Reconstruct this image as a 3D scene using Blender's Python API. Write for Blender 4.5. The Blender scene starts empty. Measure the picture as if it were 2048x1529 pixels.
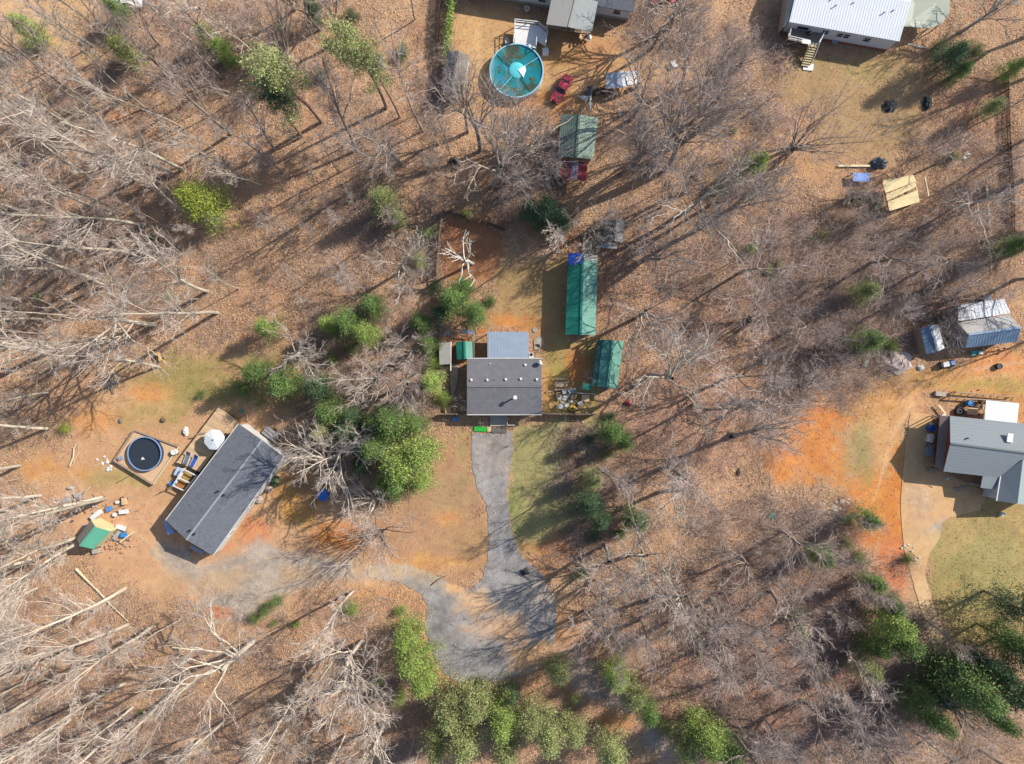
import bpy, math, random
import numpy as np
from mathutils import Vector
from mathutils.geometry import delaunay_2d_cdt
random.seed(7); R = random.random; U = random.uniform
rng = np.random.default_rng(11)
sc = bpy.context.scene; col = sc.collection
# ---------------------------------------------------------------- camera, sky, sun, exposure
S = 0.068; H = 96.0; CX, CY = 1024.0, 764.5
cam = bpy.data.cameras.new('camera'); cam_o = bpy.data.objects.new('camera', cam); col.objects.link(cam_o)
cam_o.location = (0, 0, H); cam.sensor_width = 36; cam.lens = 36 * H / (2048 * S); cam.clip_end = 3000; cam.clip_start = 1
sc.camera = cam_o
SUN_EL = math.radians(37); SD = Vector((-0.885, -0.466, 0)).normalized()      # shadows fall this way on the ground
sun = bpy.data.lights.new('sun', 'SUN'); sun.energy = 4.6; sun.angle = math.radians(0.5); sun.color = (1, .95, .87)
sun_o = bpy.data.objects.new('sun', sun); col.objects.link(sun_o)
sdir = Vector((SD.x * math.cos(SUN_EL), SD.y * math.cos(SUN_EL), -math.sin(SUN_EL)))
sun_o.rotation_euler = sdir.to_track_quat('-Z', 'Y').to_euler(); sun_o.location = (40, 20, 60)
w = bpy.data.worlds.new('World'); sc.world = w; w.use_nodes = True
nt = w.node_tree; bg = nt.nodes['Background']; sky = nt.nodes.new('ShaderNodeTexSky'); sky.sky_type = 'NISHITA'; sky.sun_disc = False
sky.sun_elevation = SUN_EL; sky.sun_rotation = math.atan2(-SD.x, -SD.y); sky.altitude = 300
nt.links.new(sky.outputs[0], bg.inputs[0]); bg.inputs[1].default_value = 0.14
sc.view_settings.view_transform = 'Standard'; sc.view_settings.look = 'None'; sc.view_settings.gamma = 1
sc.view_settings.exposure = 0.88
sc.cycles.max_bounces = 5; sc.cycles.diffuse_bounces = 3; sc.cycles.use_denoising = True

# ---------------------------------------------------------------- helpers
def P(px, py, z=0.0):
    k = S * (H - z) / H
    return Vector(((px - CX) * k, (CY - py) * k, z))
def lin(h):
    o = []
    for i in (0, 2, 4):
        c = int(h[i:i + 2], 16) / 255; o.append(c / 12.92 if c < .04045 else ((c + .055) / 1.055) ** 2.4)
    return o
ALB = 0.60
def C(h, k=1.0): return tuple(min(.85, c * ALB * k) for c in lin(h)) + (1,)
MATS = {}
def mat(name, hexc, rough=.85, ns=1.5, amt=.18, metal=0., bump=0., island=0., objr=0., k=1., hue=0., spec=.3, stretch=None, coat=0.):
    if name in MATS: return MATS[name]
    m = bpy.data.materials.new(name); m.use_nodes = True; t = m.node_tree; N = t.nodes; L = t.links
    b = N['Principled BSDF']; b.inputs['Roughness'].default_value = rough; b.inputs['Metallic'].default_value = metal
    b.inputs['Specular IOR Level'].default_value = spec; b.inputs['Coat Weight'].default_value = coat
    c = C(hexc, k)
    geo = N.new('ShaderNodeNewGeometry'); tc = N.new('ShaderNodeTexCoord')
    mp = N.new('ShaderNodeMapping'); L.new(geo.outputs['Position'], mp.inputs[0])
    if stretch: mp.inputs['Scale'].default_value = stretch
    n = N.new('ShaderNodeTexNoise'); n.inputs['Scale'].default_value = ns; n.inputs['Detail'].default_value = 7; n.inputs['Roughness'].default_value = .65
    L.new(mp.outputs[0], n.inputs['Vector'])
    r = N.new('ShaderNodeMapRange'); r.inputs[1].default_value = .25; r.inputs[2].default_value = .75
    r.inputs[3].default_value = 1 - amt; r.inputs[4].default_value = 1 + amt; L.new(n.outputs[0], r.inputs[0])
    val = r.outputs[0]
    def mul(a, src, amt_):
        rr = N.new('ShaderNodeMapRange'); rr.inputs[3].default_value = 1 - amt_; rr.inputs[4].default_value = 1 + amt_; L.new(src, rr.inputs[0])
        x = N.new('ShaderNodeMath'); x.operation = 'MULTIPLY'; L.new(a, x.inputs[0]); L.new(rr.outputs[0], x.inputs[1]); return x.outputs[0]
    if island: val = mul(val, geo.outputs['Random Per Island'], island)
    if objr:
        oi = N.new('ShaderNodeObjectInfo'); val = mul(val, oi.outputs['Random'], objr)
    hs = N.new('ShaderNodeHueSaturation'); hs.inputs['Color'].default_value = c; L.new(val, hs.inputs['Value'])
    if hue:
        rr = N.new('ShaderNodeMapRange'); rr.inputs[3].default_value = .5 - hue; rr.inputs[4].default_value = .5 + hue
        L.new(geo.outputs['Random Per Island'], rr.inputs[0]); L.new(rr.outputs[0], hs.inputs['Hue'])
    L.new(hs.outputs[0], b.inputs['Base Color'])
    if bump:
        bp = N.new('ShaderNodeBump'); bp.inputs['Strength'].default_value = bump; bp.inputs['Distance'].default_value = .1
        n2 = N.new('ShaderNodeTexNoise'); n2.inputs['Scale'].default_value = ns * 4; L.new(mp.outputs[0], n2.inputs['Vector'])
        L.new(n2.outputs[0], bp.inputs['Height']); L.new(bp.outputs[0], b.inputs['Normal'])
    MATS[name] = m; return m
OFF = {}
def setp(o, label=None, cat=None, group=None, kind=None):
    if label: o['label'] = label
    if cat: o['category'] = cat
    if group: o['group'] = group
    if kind: o['kind'] = kind
    return o
def thing(name, label, cat, loc, group=None):
    o = bpy.data.objects.new(name, None); col.objects.link(o); o.location = loc; o.empty_display_size = .3
    OFF[o.name] = Vector(loc); return setp(o, label, cat, group)
class MB:
    def __init__(s): s.v = []; s.f = []
    def add(s, vs, fs):
        b = len(s.v); s.v.extend(tuple(v) for v in vs); s.f.extend(tuple(i + b for i in f) for f in fs); return s
    def box(s, c, d, rz=0, rx=0):
        cs, sn = math.cos(rz), math.sin(rz); vs = []
        for z in (-.5, .5):
            for (a, b) in ((-.5, -.5), (.5, -.5), (.5, .5), (-.5, .5)):
                x, y, zz = a * d[0], b * d[1], z * d[2]
                y, zz = y * math.cos(rx) - zz * math.sin(rx), y * math.sin(rx) + zz * math.cos(rx)
                vs.append((c[0] + x * cs - y * sn, c[1] + x * sn + y * cs, c[2] + zz))
        return s.add(vs, [(3, 2, 1, 0), (4, 5, 6, 7), (0, 1, 5, 4), (1, 2, 6, 5), (2, 3, 7, 6), (3, 0, 4, 7)])
    def slab(s, pts, t):                       # polygon top with thickness downward
        n = len(pts); pts = [Vector(p) for p in pts]
        if sum(pts[i].x * pts[(i + 1) % n].y - pts[(i + 1) % n].x * pts[i].y for i in range(n)) < 0: pts = pts[::-1]
        vs = pts + [p - Vector((0, 0, t)) for p in pts]
        return s.add(vs, [tuple(range(n)), tuple(range(2 * n - 1, n - 1, -1))] + [(i, i + n, (i + 1) % n + n, (i + 1) % n) for i in range(n)])
    def bar(s, a, b, wd, h=None):              # rectangular bar between two points
        a, b = Vector(a), Vector(b); h = h or wd; d = (b - a).normalized()
        up = Vector((0, 0, 1)) if abs(d.z) < .95 else Vector((1, 0, 0))
        x = d.cross(up).normalized() * wd / 2; y = x.normalized().cross(d) * h / 2
        return s.add([a - x - y, a + x - y, a + x + y, a - x + y, b - x - y, b + x - y, b + x + y, b - x + y],
                     [(0, 1, 2, 3), (7, 6, 5, 4), (0, 4, 5, 1), (1, 5, 6, 2), (2, 6, 7, 3), (3, 7, 4, 0)])
    def tube(s, pts, rs, n=6, cap=True):
        b = len(s.v); pts = [Vector(p) for p in pts]; px = None
        for i, p in enumerate(pts):
            d = (pts[min(i + 1, len(pts) - 1)] - pts[max(i - 1, 0)])
            d = d.normalized() if d.length > 1e-6 else Vector((0, 0, 1))
            if px is None: px = d.orthogonal().normalized()
            px = px - d * px.dot(d); px = px.normalized() if px.length > 1e-5 else d.orthogonal().normalized(); y = d.cross(px)
            r = rs[i] if isinstance(rs, (list, tuple)) else rs
            for k in range(n):
                a = 2 * math.pi * k / n; s.v.append(tuple(p + px * (math.cos(a) * r) + y * (math.sin(a) * r)))
        for i in range(len(pts) - 1):
            for k in range(n):
                s.f.append((b + i * n + k, b + i * n + (k + 1) % n, b + (i + 1) * n + (k + 1) % n, b + (i + 1) * n + k))
        if cap:
            s.f.append(tuple(b + k for k in range(n - 1, -1, -1))); e = b + (len(pts) - 1) * n; s.f.append(tuple(e + k for k in range(n)))
        return s
    def cyl(s, c, r, z0, z1, n=16, r1=None): return s.tube([(c[0], c[1], z0), (c[0], c[1], z1)], [r, r if r1 is None else r1], n)
    def ring(s, c, r, t, z0, z1, n=40):
        for i in range(n):
            a, b = 2 * math.pi * i / n, 2 * math.pi * (i + 1) / n
            q = [(c[0] + math.cos(x) * rr, c[1] + math.sin(x) * rr) for x in (a, b) for rr in (r, r + t)]
            s.add([(q[0][0], q[0][1], z0), (q[1][0], q[1][1], z0), (q[3][0], q[3][1], z0), (q[2][0], q[2][1], z0),
                   (q[0][0], q[0][1], z1), (q[1][0], q[1][1], z1), (q[3][0], q[3][1], z1), (q[2][0], q[2][1], z1)],
                  [(4, 5, 6, 7), (1, 2, 6, 5), (3, 0, 4, 7), (3, 2, 1, 0)])
        return s
    def spike(s, p, d, r):                     # slim three-sided pyramid
        p = Vector(p); d = Vector(d); x = d.orthogonal().normalized() * r; y = d.normalized().cross(x); b = len(s.v)
        s.v += [tuple(p + x), tuple(p - x * .5 + y * .87), tuple(p - x * .5 - y * .87), tuple(p + d)]
        s.f += [(b, b + 1, b + 3), (b + 1, b + 2, b + 3), (b + 2, b, b + 3)]; return s
    def blob(s, c, r, seed=0, nu=9, nv=6, jag=.2, flat=True):   # lumpy dome resting on the ground
        rr = random.Random(seed); vs = []; base = len(s.v)
        for j in range(nv):
            ph = (j / (nv - 1)) * math.pi / 2 if flat else (j + .5) / nv * math.pi - math.pi / 2
            for i in range(nu):
                th = 2 * math.pi * i / nu; q = 1 + rr.uniform(-jag, jag)
                vs.append((c[0] + r[0] * q * math.cos(th) * math.cos(ph), c[1] + r[1] * q * math.sin(th) * math.cos(ph), c[2] + r[2] * (1 + rr.uniform(-jag, jag) * .5) * math.sin(ph)))
        fs = [(j * nu + i, j * nu + (i + 1) % nu, (j + 1) * nu + (i + 1) % nu, (j + 1) * nu + i) for j in range(nv - 1) for i in range(nu)]
        fs.append(tuple((nv - 1) * nu + i for i in range(nu)))
        if not flat: fs.append(tuple(range(nu - 1, -1, -1)))
        return s.add(vs, fs)
    def mesh(s, name, m, off=(0, 0, 0), smooth=False):
        me = bpy.data.meshes.new(name)
        me.from_pydata([(v[0] - off[0], v[1] - off[1], v[2] - off[2]) for v in s.v], [], s.f)
        me.materials.append(m)
        if smooth: me.polygons.foreach_set('use_smooth', [True] * len(me.polygons))
        me.update(); return me
    def build(s, name, m, parent=None, smooth=False, kind=None, label=None):
        off = OFF.get(parent.name, Vector((0, 0, 0))) if parent else Vector((0, 0, 0))
        o = bpy.data.objects.new(name, s.mesh(name, m, off, smooth)); col.objects.link(o)
        if parent: o.parent = parent
        OFF[o.name] = off
        return setp(o, label, None, None, kind)
def one(name, label, cat, mb, m, group=None, smooth=False, kind=None):   # a thing that is one mesh, origin at its base
    n = len(mb.v); c = Vector((sum(v[0] for v in mb.v) / n, sum(v[1] for v in mb.v) / n, min(v[2] for v in mb.v)))
    o = bpy.data.objects.new(name, mb.mesh(name, m, c, smooth)); o.location = c; col.objects.link(o)
    return setp(o, label, cat, group, kind)

# ---------------------------------------------------------------- noise and masks in photo pixels
def vnoise(x, y, seed=0):
    xi = np.floor(x).astype(np.int64); yi = np.floor(y).astype(np.int64); xf = x - xi; yf = y - yi
    xf = xf * xf * (3 - 2 * xf); yf = yf * yf * (3 - 2 * yf)
    def h(a, b):
        n = (a * 374761393 + b * 668265263 + seed * 1442695041) & 0xffffffff
        n = ((n ^ (n >> 13)) * 1274126177) & 0xffffffff
        return ((n ^ (n >> 16)) & 0xffff) / 65535.0
    return (h(xi, yi) * (1 - xf) + h(xi + 1, yi) * xf) * (1 - yf) + (h(xi, yi + 1) * (1 - xf) + h(xi + 1, yi + 1) * xf) * yf
def fbm(x, y, seed=0, o=4):
    t = 0; a = .5
    for i in range(o): t = t + a * vnoise(x * 2 ** i, y * 2 ** i, seed + i); a *= .5
    return t / (1 - .5 ** o)
def sdf_poly(x, y, poly):                      # negative inside
    d = np.full(x.shape, 1e12); ins = np.zeros(x.shape, bool); n = len(poly)
    for i in range(n):
        ax, ay = poly[i]; bx, by = poly[(i + 1) % n]; ex, ey = bx - ax, by - ay
        t = np.clip(((x - ax) * ex + (y - ay) * ey) / (ex * ex + ey * ey), 0, 1)
        d = np.minimum(d, (x - ax - t * ex) ** 2 + (y - ay - t * ey) ** 2)
        c = ((ay > y) != (by > y)) & (x < (bx - ax) * (y - ay) / (by - ay + 1e-12) + ax); ins ^= c
    d = np.sqrt(d); return np.where(ins, -d, d)
def E(cx, cy, rx, ry=None): return ('e', cx, cy, rx, ry or rx)
ROAD = [(943, 868), (1024, 866), (1027, 900), (1016, 955), (1014, 1000), (1022, 1060), (1045, 1115), (1085, 1150), (1115, 1210), (1112, 1270),
        (1085, 1335), (1010, 1362), (920, 1368), (885, 1345), (860, 1300), (850, 1250), (855, 1215), (845, 1190), (800, 1165), (735, 1155),
        (740, 1128), (800, 1128), (860, 1145), (905, 1170), (940, 1178), (968, 1155), (978, 1100), (975, 1010), (958, 985), (946, 940)]
PAD = [(1821, 826), (1858, 829), (1885, 880), (1876, 940), (1900, 950), (1975, 985), (1960, 1020), (1900, 1035), (1885, 1045), (1880, 1075), (1858, 1110),
       (1850, 1150), (1870, 1220), (1905, 1305), (1870, 1310), (1850, 1250), (1825, 1160), (1808, 1100), (1801, 1015), (1804, 968), (1810, 897)]
# shape, softness px, colour, strength, type (0 keep litter, 1 bare soil, 2 grass, 3 gravel)
LAY = [
 (E(60, 30, 170, 70), 60, 'd6ac80', .8, 1), (E(0, 380, 60, 200), 60, 'bb9270', .5, 0), (E(10, 1270, 40, 130), 30, 'c4b294', .8, 1),
 (E(900, 430, 220, 60), 60, 'a17a5c', .6, 0), (E(1650, 600, 260, 170), 90, 'a67e66', .8, 0), (E(1600, 1330, 280, 200), 90, 'a67a66', .8, 0),
 (E(1400, 830, 230, 120), 80, 'b98a6e', .7, 0), (E(1250, 560, 120, 120), 60, 'b8896a', .6, 0),
 ([(175, 790), (330, 715), (520, 725), (600, 800), (570, 900), (640, 950), (740, 1010), (820, 1080), (760, 1150), (640, 1190), (480, 1235), (400, 1210), (300, 1190), (200, 1140), (150, 1080), (110, 1000), (60, 960), (60, 900), (125, 900), (150, 840)], 26, 'c89c74', .95, 1),
 (E(380, 760, 110, 50), 40, 'a08c58', .85, 2), (E(300, 830, 60, 40), 30, 'b09660', .7, 2), (E(250, 955, 70, 20), 18, 'a79a60', .6, 2), (E(440, 790, 60, 30), 30, '8f8450', .7, 2),
 (E(560, 760, 70, 70), 40, '8c7a50', .6, 2), (E(230, 1060, 120, 60), 40, 'd0a27c', .7, 1), (E(180, 845, 42, 30), 26, 'd2965e', .8, 1), (E(292, 788, 34, 18), 20, 'd4945c', .8, 1), (E(110, 935, 50, 24), 24, 'cd945c', .8, 1),
 (E(600, 1000, 60, 60), 30, 'c89450', .8, 1), (E(690, 1070, 80, 34), 26, 'cf8446', .85, 1), (E(500, 1060, 40, 40), 24, 'd08c60', .8, 1), (E(450, 1090, 30, 14), 12, 'cf8a68', .8, 1),
 ([(308, 1105), (345, 1080), (400, 1120), (450, 1110), (500, 1085), (560, 1098), (620, 1103), (680, 1118), (745, 1130), (740, 1152), (640, 1172), (540, 1200), (450, 1205), (380, 1185), (322, 1145)], 20, 'a89a88', .8, 3),
 (E(430, 1160, 50, 30), 30, 'c0a07e', .85, 1), (E(600, 1150, 70, 16), 26, 'c09c78', .7, 1), (E(470, 1215, 90, 20), 20, 'a59a8a', .7, 3), (E(340, 1170, 60, 40), 30, 'c69f78', .6, 1),
 ([(850, 865), (940, 862), (946, 950), (975, 1010), (980, 1130), (930, 1175), (850, 1140), (740, 1130), (740, 1040), (810, 1010), (870, 950)], 26, 'b58c68', .9, 1),
 (E(925, 900, 16, 60), 16, 'a89664', .6, 2), (E(900, 1000, 60, 60), 40, 'a98c68', .6, 2), (E(890, 1040, 34, 14), 16, 'd2955c', .7, 1), (E(850, 1125, 90, 16), 16, 'd09a60', .8, 1), (E(910, 1075, 60, 30), 30, 'ae8e60', .5, 2),
 ([(1026, 842), (1195, 836), (1190, 900), (1160, 960), (1140, 1060), (1100, 1110), (1050, 1112), (1024, 1050), (1020, 1000), (1028, 900)], 16, '9f9464', .95, 2),
 (E(1100, 1095, 50, 26), 20, 'b87a4c', .8, 1), (E(1090, 1130, 40, 20), 20, 'c08e66', .8, 1), (E(1030, 1000, 10, 60), 10, '8e9058', .6, 2), (E(1150, 900, 22, 50), 20, '8a6a50', .8, 0),
 ([(835, 1195), (860, 1215), (850, 1260), (870, 1310), (905, 1362), (1000, 1372), (1080, 1350), (1090, 1380), (900, 1400), (850, 1340), (830, 1270)], 12, 'cf9468', .8, 0),
 (E(790, 1190, 90, 22), 18, 'cf9a66', .8, 0), (E(820, 1250, 20, 20), 12, 'd09250', .6, 1), (E(430, 1225, 22, 10), 8, 'c9845a', .9, 1),
 ([(1100, 1290), (1150, 1270), (1200, 1320), (1290, 1420), (1360, 1500), (1330, 1529), (1230, 1430), (1140, 1380)], 18, 'a88f7c', .8, 3), (E(1130, 1270, 40, 50), 30, 'c79468', .7, 1),
 (E(1240, 1440, 50, 30), 24, 'c58a55', .7, 1),
 ([(1560, 880), (1600, 800), (1700, 785), (1740, 830), (1800, 830), (1803, 1110), (1860, 1250), (1830, 1230), (1760, 1130), (1700, 1010), (1640, 960), (1560, 950)], 30, 'ba9670', .9, 1),
 (E(1730, 1030, 50, 80), 30, 'd08648', .8, 1), (E(1660, 830, 60, 40), 36, 'd88848', .9, 1), (E(1600, 920, 70, 34), 36, 'd28a4e', .85, 1), (E(1640, 880, 50, 60), 36, 'cf864a', .8, 1), (E(1760, 1000, 46, 60), 30, 'd28c4c', .85, 1), (E(1725, 890, 30, 60), 26, 'a09060', .7, 2),
 (E(1770, 870, 30, 60), 20, 'd0a06c', .8, 1), (E(1720, 1060, 40, 40), 20, 'cd8048', .8, 1), (E(1790, 1060, 20, 90), 20, 'd08444', .85, 1), (E(1790, 1160, 26, 40), 20, 'd58c60', .8, 1), (E(1780, 1130, 40, 50), 20, 'cd8058', .7, 1),
 ([(1640, 775), (1760, 745), (1850, 735), (1950, 715), (2060, 690), (2060, 830), (1900, 800), (1850, 790), (1800, 830), (1740, 835), (1700, 800)], 26, 'c9945c', .9, 1),
 (E(1990, 730, 70, 30), 24, 'd59260', .8, 1), (E(1830, 810, 30, 26), 18, 'd4a272', .9, 1), (E(1960, 770, 80, 14), 14, 'a59a5c', .6, 2), (E(1800, 760, 60, 20), 20, 'b59260', .6, 1),
 ([(1875, 1050), (1990, 1000), (2070, 1000), (2070, 1260), (1960, 1300), (1910, 1300), (1862, 1180), (1860, 1110)], 14, 'b59a66', .95, 2), (E(1900, 1150, 40, 40), 26, 'a58a58', .6, 2), (E(1910, 1170, 10, 6), 6, 'd0905c', .7, 1),
 (E(1990, 1040, 60, 30), 20, 'a98a5c', .5, 2), (E(1960, 1150, 100, 90), 60, '9c9460', .6, 2),
 ([(1560, 90), (1660, 120), (1800, 100), (1860, 110), (1850, 200), (1840, 270), (1760, 330), (1660, 320), (1620, 240), (1555, 200)], 30, 'b08f68', .95, 2), (E(1700, 140, 80, 30), 26, 'a48f60', .6, 2), (E(1650, 320, 80, 30), 30, 'c39466', .7, 1),
 ([(900, 60), (940, 10), (1000, 20), (1190, 60), (1330, 100), (1320, 170), (1230, 200), (1150, 225), (1010, 230), (925, 205), (905, 120)], 18, 'c69a6c', .95, 1),
 (E(960, 70, 40, 50), 30, 'cba272', .7, 2), (E(1080, 215, 70, 22), 20, 'd2945c', .8, 1), (E(1200, 110, 80, 26), 26, 'c29066', .8, 1), (E(1130, 120, 40, 24), 20, 'b88c58', .5, 2),
 (E(1330, 30, 90, 30), 30, 'c49a6c', .7, 1), (E(1290, 200, 60, 30), 30, 'bf8a62', .5, 0),
 ([(985, 545), (1130, 520), (1132, 690), (1085, 700), (1058, 664), (975, 664), (955, 650), (990, 610)], 18, 'ae8e62', .95, 2), (E(1020, 645, 60, 22), 18, 'd68e50', .9, 1), (E(960, 665, 26, 14), 10, 'cc7c44', .8, 1), (E(1085, 665, 16, 40), 14, 'c08e64', .7, 1),
 ([(1083, 690), (1200, 680), (1200, 830), (1083, 830)], 8, 'ab8f5c', .95, 2), (E(1150, 735, 24, 30), 16, 'c07c4c', .8, 1), (E(1095, 780, 10, 60), 8, 'c99458', .8, 1), (E(1115, 740, 20, 30), 14, 'a09050', .6, 2),
 ([(880, 450), (900, 425), (1000, 460), (1000, 510), (980, 560), (930, 580), (878, 545)], 14, 'a87452', .9, 1), (E(925, 700, 44, 30), 10, 'a87850', .9, 1),
 (E(1010, 430, 90, 18), 18, 'b08460', .6, 1), (E(1480, 1140, 60, 40), 30, 'b06c50', .5, 0), (E(240, 235, 26, 10), 10, 'd8905e', .9, 1), (E(150, 70, 120, 40), 50, 'b8a070', .4, 2),
 (E(1990, 520, 60, 90), 40, 'b08868', .6, 0), (E(1950, 230, 80, 60), 40, 'ac7c60', .7, 0), (E(1130, 470, 60, 20), 16, 'a46a40', .6, 0),
]
def strip(pts, wd):
    o = []
    for sg in (1, -1):
        for i in (range(len(pts)) if sg == 1 else range(len(pts) - 1, -1, -1)):
            a = pts[max(0, i - 1)]; b = pts[min(len(pts) - 1, i + 1)]; L_ = math.dist(a, b); o.append((pts[i][0] - (b[1] - a[1]) / L_ * wd * sg, pts[i][1] + (b[0] - a[0]) / L_ * wd * sg))
    return o
for pts, hx in (([(745, 1136), (660, 1118), (560, 1112), (470, 1135), (390, 1165)], 'c4a684'), ([(745, 1150), (660, 1138), (560, 1134), (480, 1160), (400, 1190)], 'c4a684'), ([(1640, 800), (1740, 790), (1850, 765), (1950, 740), (2060, 722)], 'ddb083'), ([(1650, 822), (1750, 812), (1850, 782), (1950, 757), (2060, 742)], 'd8a876'),
                ([(1745, 1010), (1770, 930), (1790, 860), (1830, 800)], 'd9b183'), ([(1120, 215), (1060, 222), (1000, 215), (960, 150), (955, 60)], 'd8b080'), ([(140, 860), (120, 920), (180, 1000), (290, 1080), (360, 1150)], 'd6b084')): LAY.append((strip(pts, 3.2), 4, hx, .55, 1))
KS = ALB
def surface(px, py, lays=LAY, base='c0956f'):
    n = fbm(px / 60, py / 60, 3); n2 = fbm(px / 14, py / 14, 9); n3 = fbm(px / 200, py / 200, 5)
    c = np.array(lin(base))[None, :] * (0.82 + .36 * n3[:, None]); c = np.repeat(c, 1, 0)
    red = np.array(lin('b6825c')); k = np.clip((n - .5) * 3, 0, 1)[:, None] * .5; c = c * (1 - k) + red * k
    tan = np.array(lin('c3a07c')); k = np.clip((.45 - n) * 3, 0, 1)[:, None] * .5; c = c * (1 - k) + tan * k
    mk = np.zeros((len(px), 3)); mk[:, 0] = 1
    for sh, soft, hx, st, ty in lays:
        if isinstance(sh, tuple):
            _, ex, ey, rx, ry = sh; d = (np.sqrt(((px - ex) / rx) ** 2 + ((py - ey) / ry) ** 2) - 1) * min(rx, ry)
        else: d = sdf_poly(px, py, sh)
        d = d + (n - .5) * soft * 2.2 + (n2 - .5) * soft * 1.4
        a = np.clip(.5 - d / (soft * 1.3), 0, 1) * st; a = a * a * (3 - 2 * a)
        c = c * (1 - a[:, None]) + np.array(lin(hx))[None, :] * a[:, None]
        if ty:
            tgt = {1: (.13, 0, 0), 2: (.04, 1, 0), 3: (.05, 0, 1)}[ty]; mk = mk * (1 - a[:, None]) + np.array(tgt)[None, :] * a[:, None]
    c *= (0.93 + .14 * n2)[:, None]
    return c * KS, mk
def paint(me, lays=LAY, base='c0956f'):
    n = len(me.vertices); co = np.empty(n * 3); me.vertices.foreach_get('co', co); co = co.reshape(-1, 3)
    px = co[:, 0] / S + CX; py = CY - co[:, 1] / S
    c, mk = surface(px, py, lays, base)
    for nm, a in (('Col', c), ('Msk', mk)):
        at = me.attributes.new(nm, 'FLOAT_COLOR', 'POINT'); at.data.foreach_set('color', np.concatenate([a, np.ones((n, 1))], 1).astype(np.float32).ravel())
    return c, mk
def ground_mat(name, gain=1.0):
    m = bpy.data.materials.new(name); m.use_nodes = True; t = m.node_tree; N = t.nodes; L = t.links; b = N['Principled BSDF']
    b.inputs['Roughness'].default_value = .95; b.inputs['Specular IOR Level'].default_value = .15
    a = N.new('ShaderNodeAttribute'); a.attribute_name = 'Col'; k = N.new('ShaderNodeAttribute'); k.attribute_name = 'Msk'
    sp = N.new('ShaderNodeSeparateColor'); L.new(k.outputs['Color'], sp.inputs[0]); g = N.new('ShaderNodeNewGeometry')
    def M(op, x, y=None, cl=False):
        q = N.new('ShaderNodeMath'); q.operation = op; q.use_clamp = cl
        for i, s_ in enumerate((x, y)):
            if s_ is None: continue
            if isinstance(s_, (int, float)): q.inputs[i].default_value = s_
            else: L.new(s_, q.inputs[i])
        return q.outputs[0]
    def noise(sc_, det=6, ro=.6):
        q = N.new('ShaderNodeTexNoise'); q.inputs['Scale'].default_value = sc_; q.inputs['Detail'].default_value = det; q.inputs['Roughness'].default_value = ro
        L.new(g.outputs['Position'], q.inputs['Vector']); return q.outputs[0]
    def vor(sc_):
        q = N.new('ShaderNodeTexVoronoi'); q.inputs['Scale'].default_value = sc_; L.new(g.outputs['Position'], q.inputs['Vector'])
        s2 = N.new('ShaderNodeSeparateColor'); L.new(q.outputs['Color'], s2.inputs[0]); return s2.outputs[0], q.outputs['Distance']
    v1, d1 = vor(8); v2, d2 = vor(2.1); n1 = noise(.9, 8, .7); n2 = noise(6, 5, .7); n3 = noise(.25, 6, .6)
    litter = M('ADD', M('MULTIPLY', v1, .45), M('MULTIPLY', v2, .12)); litter = M('ADD', litter, .72)
    soil = M('ADD', M('MULTIPLY', n2, .55), .73); grass = M('ADD', M('MULTIPLY', n2, 1.0), .5)
    val = M('ADD', M('MULTIPLY', litter, sp.outputs[0]), M('MULTIPLY', soil, M('SUBTRACT', 1.0, sp.outputs[0], True)))
    gm = M('MULTIPLY', sp.outputs[1], .8); val = M('ADD', M('MULTIPLY', val, M('SUBTRACT', 1.0, gm, True)), M('MULTIPLY', grass, gm))
    val = M('MULTIPLY', val, M('ADD', M('MULTIPLY', n1, .5), .77)); val = M('MULTIPLY', val, M('ADD', M('MULTIPLY', n3, .5), .75)); val = M('MULTIPLY', val, gain)
    vc = N.new('ShaderNodeTexVoronoi'); vc.feature = 'DISTANCE_TO_EDGE'; vc.inputs['Scale'].default_value = .45; nd = N.new('ShaderNodeTexNoise'); nd.inputs['Scale'].default_value = 1.2; L.new(g.outputs['Position'], nd.inputs['Vector'])
    mx = N.new('ShaderNodeVectorMath'); mx.operation = 'ADD'; L.new(g.outputs['Position'], mx.inputs[0]); L.new(nd.outputs['Color'], mx.inputs[1]); L.new(mx.outputs[0], vc.inputs['Vector'])
    crk = M('MULTIPLY', M('LESS_THAN', vc.outputs['Distance'], .012), M('MULTIPLY', M('GREATER_THAN', n3, .5), .3))
    pat = M('ADD', M('MULTIPLY', M('SUBTRACT', n1, .5), .9), M('MULTIPLY', M('SUBTRACT', n3, .5), 1.2)); gv = M('SUBTRACT', M('MULTIPLY', pat, .9), crk); val = M('ADD', val, M('MULTIPLY', gv, sp.outputs[2]))
    hs = N.new('ShaderNodeHueSaturation'); L.new(a.outputs['Color'], hs.inputs['Color']); L.new(val, hs.inputs['Value'])
    L.new(M('ADD', M('MULTIPLY', n1, .05), .475), hs.inputs['Hue']); L.new(M('ADD', M('MULTIPLY', n2, .4), M('ADD', M('MULTIPLY', M('SUBTRACT', 1.0, sp.outputs[0], True), M('SUBTRACT', .06, M('MULTIPLY', sp.outputs[2], .2))), .75)), hs.inputs['Saturation'])
    L.new(hs.outputs[0], b.inputs['Base Color'])
    bp = N.new('ShaderNodeBump'); bp.inputs['Strength'].default_value = .5; bp.inputs['Distance'].default_value = .12
    hgt = M('ADD', M('MULTIPLY', M('MULTIPLY', d1, sp.outputs[0]), 1.4), M('MULTIPLY', n2, .8)); L.new(hgt, bp.inputs['Height']); L.new(bp.outputs[0], b.inputs['Normal'])
    return m
GM = ground_mat('ground_earth')
def axis(a, b, st, far):
    x = list(np.arange(a, b + 1e-6, st)); g = st
    while x[-1] < far: g *= 1.35; x.append(x[-1] + g)
    g = st; l = []; c = a
    while c > -far: g *= 1.35; c -= g; l.append(c)
    return np.array(l[::-1] + x)
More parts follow.
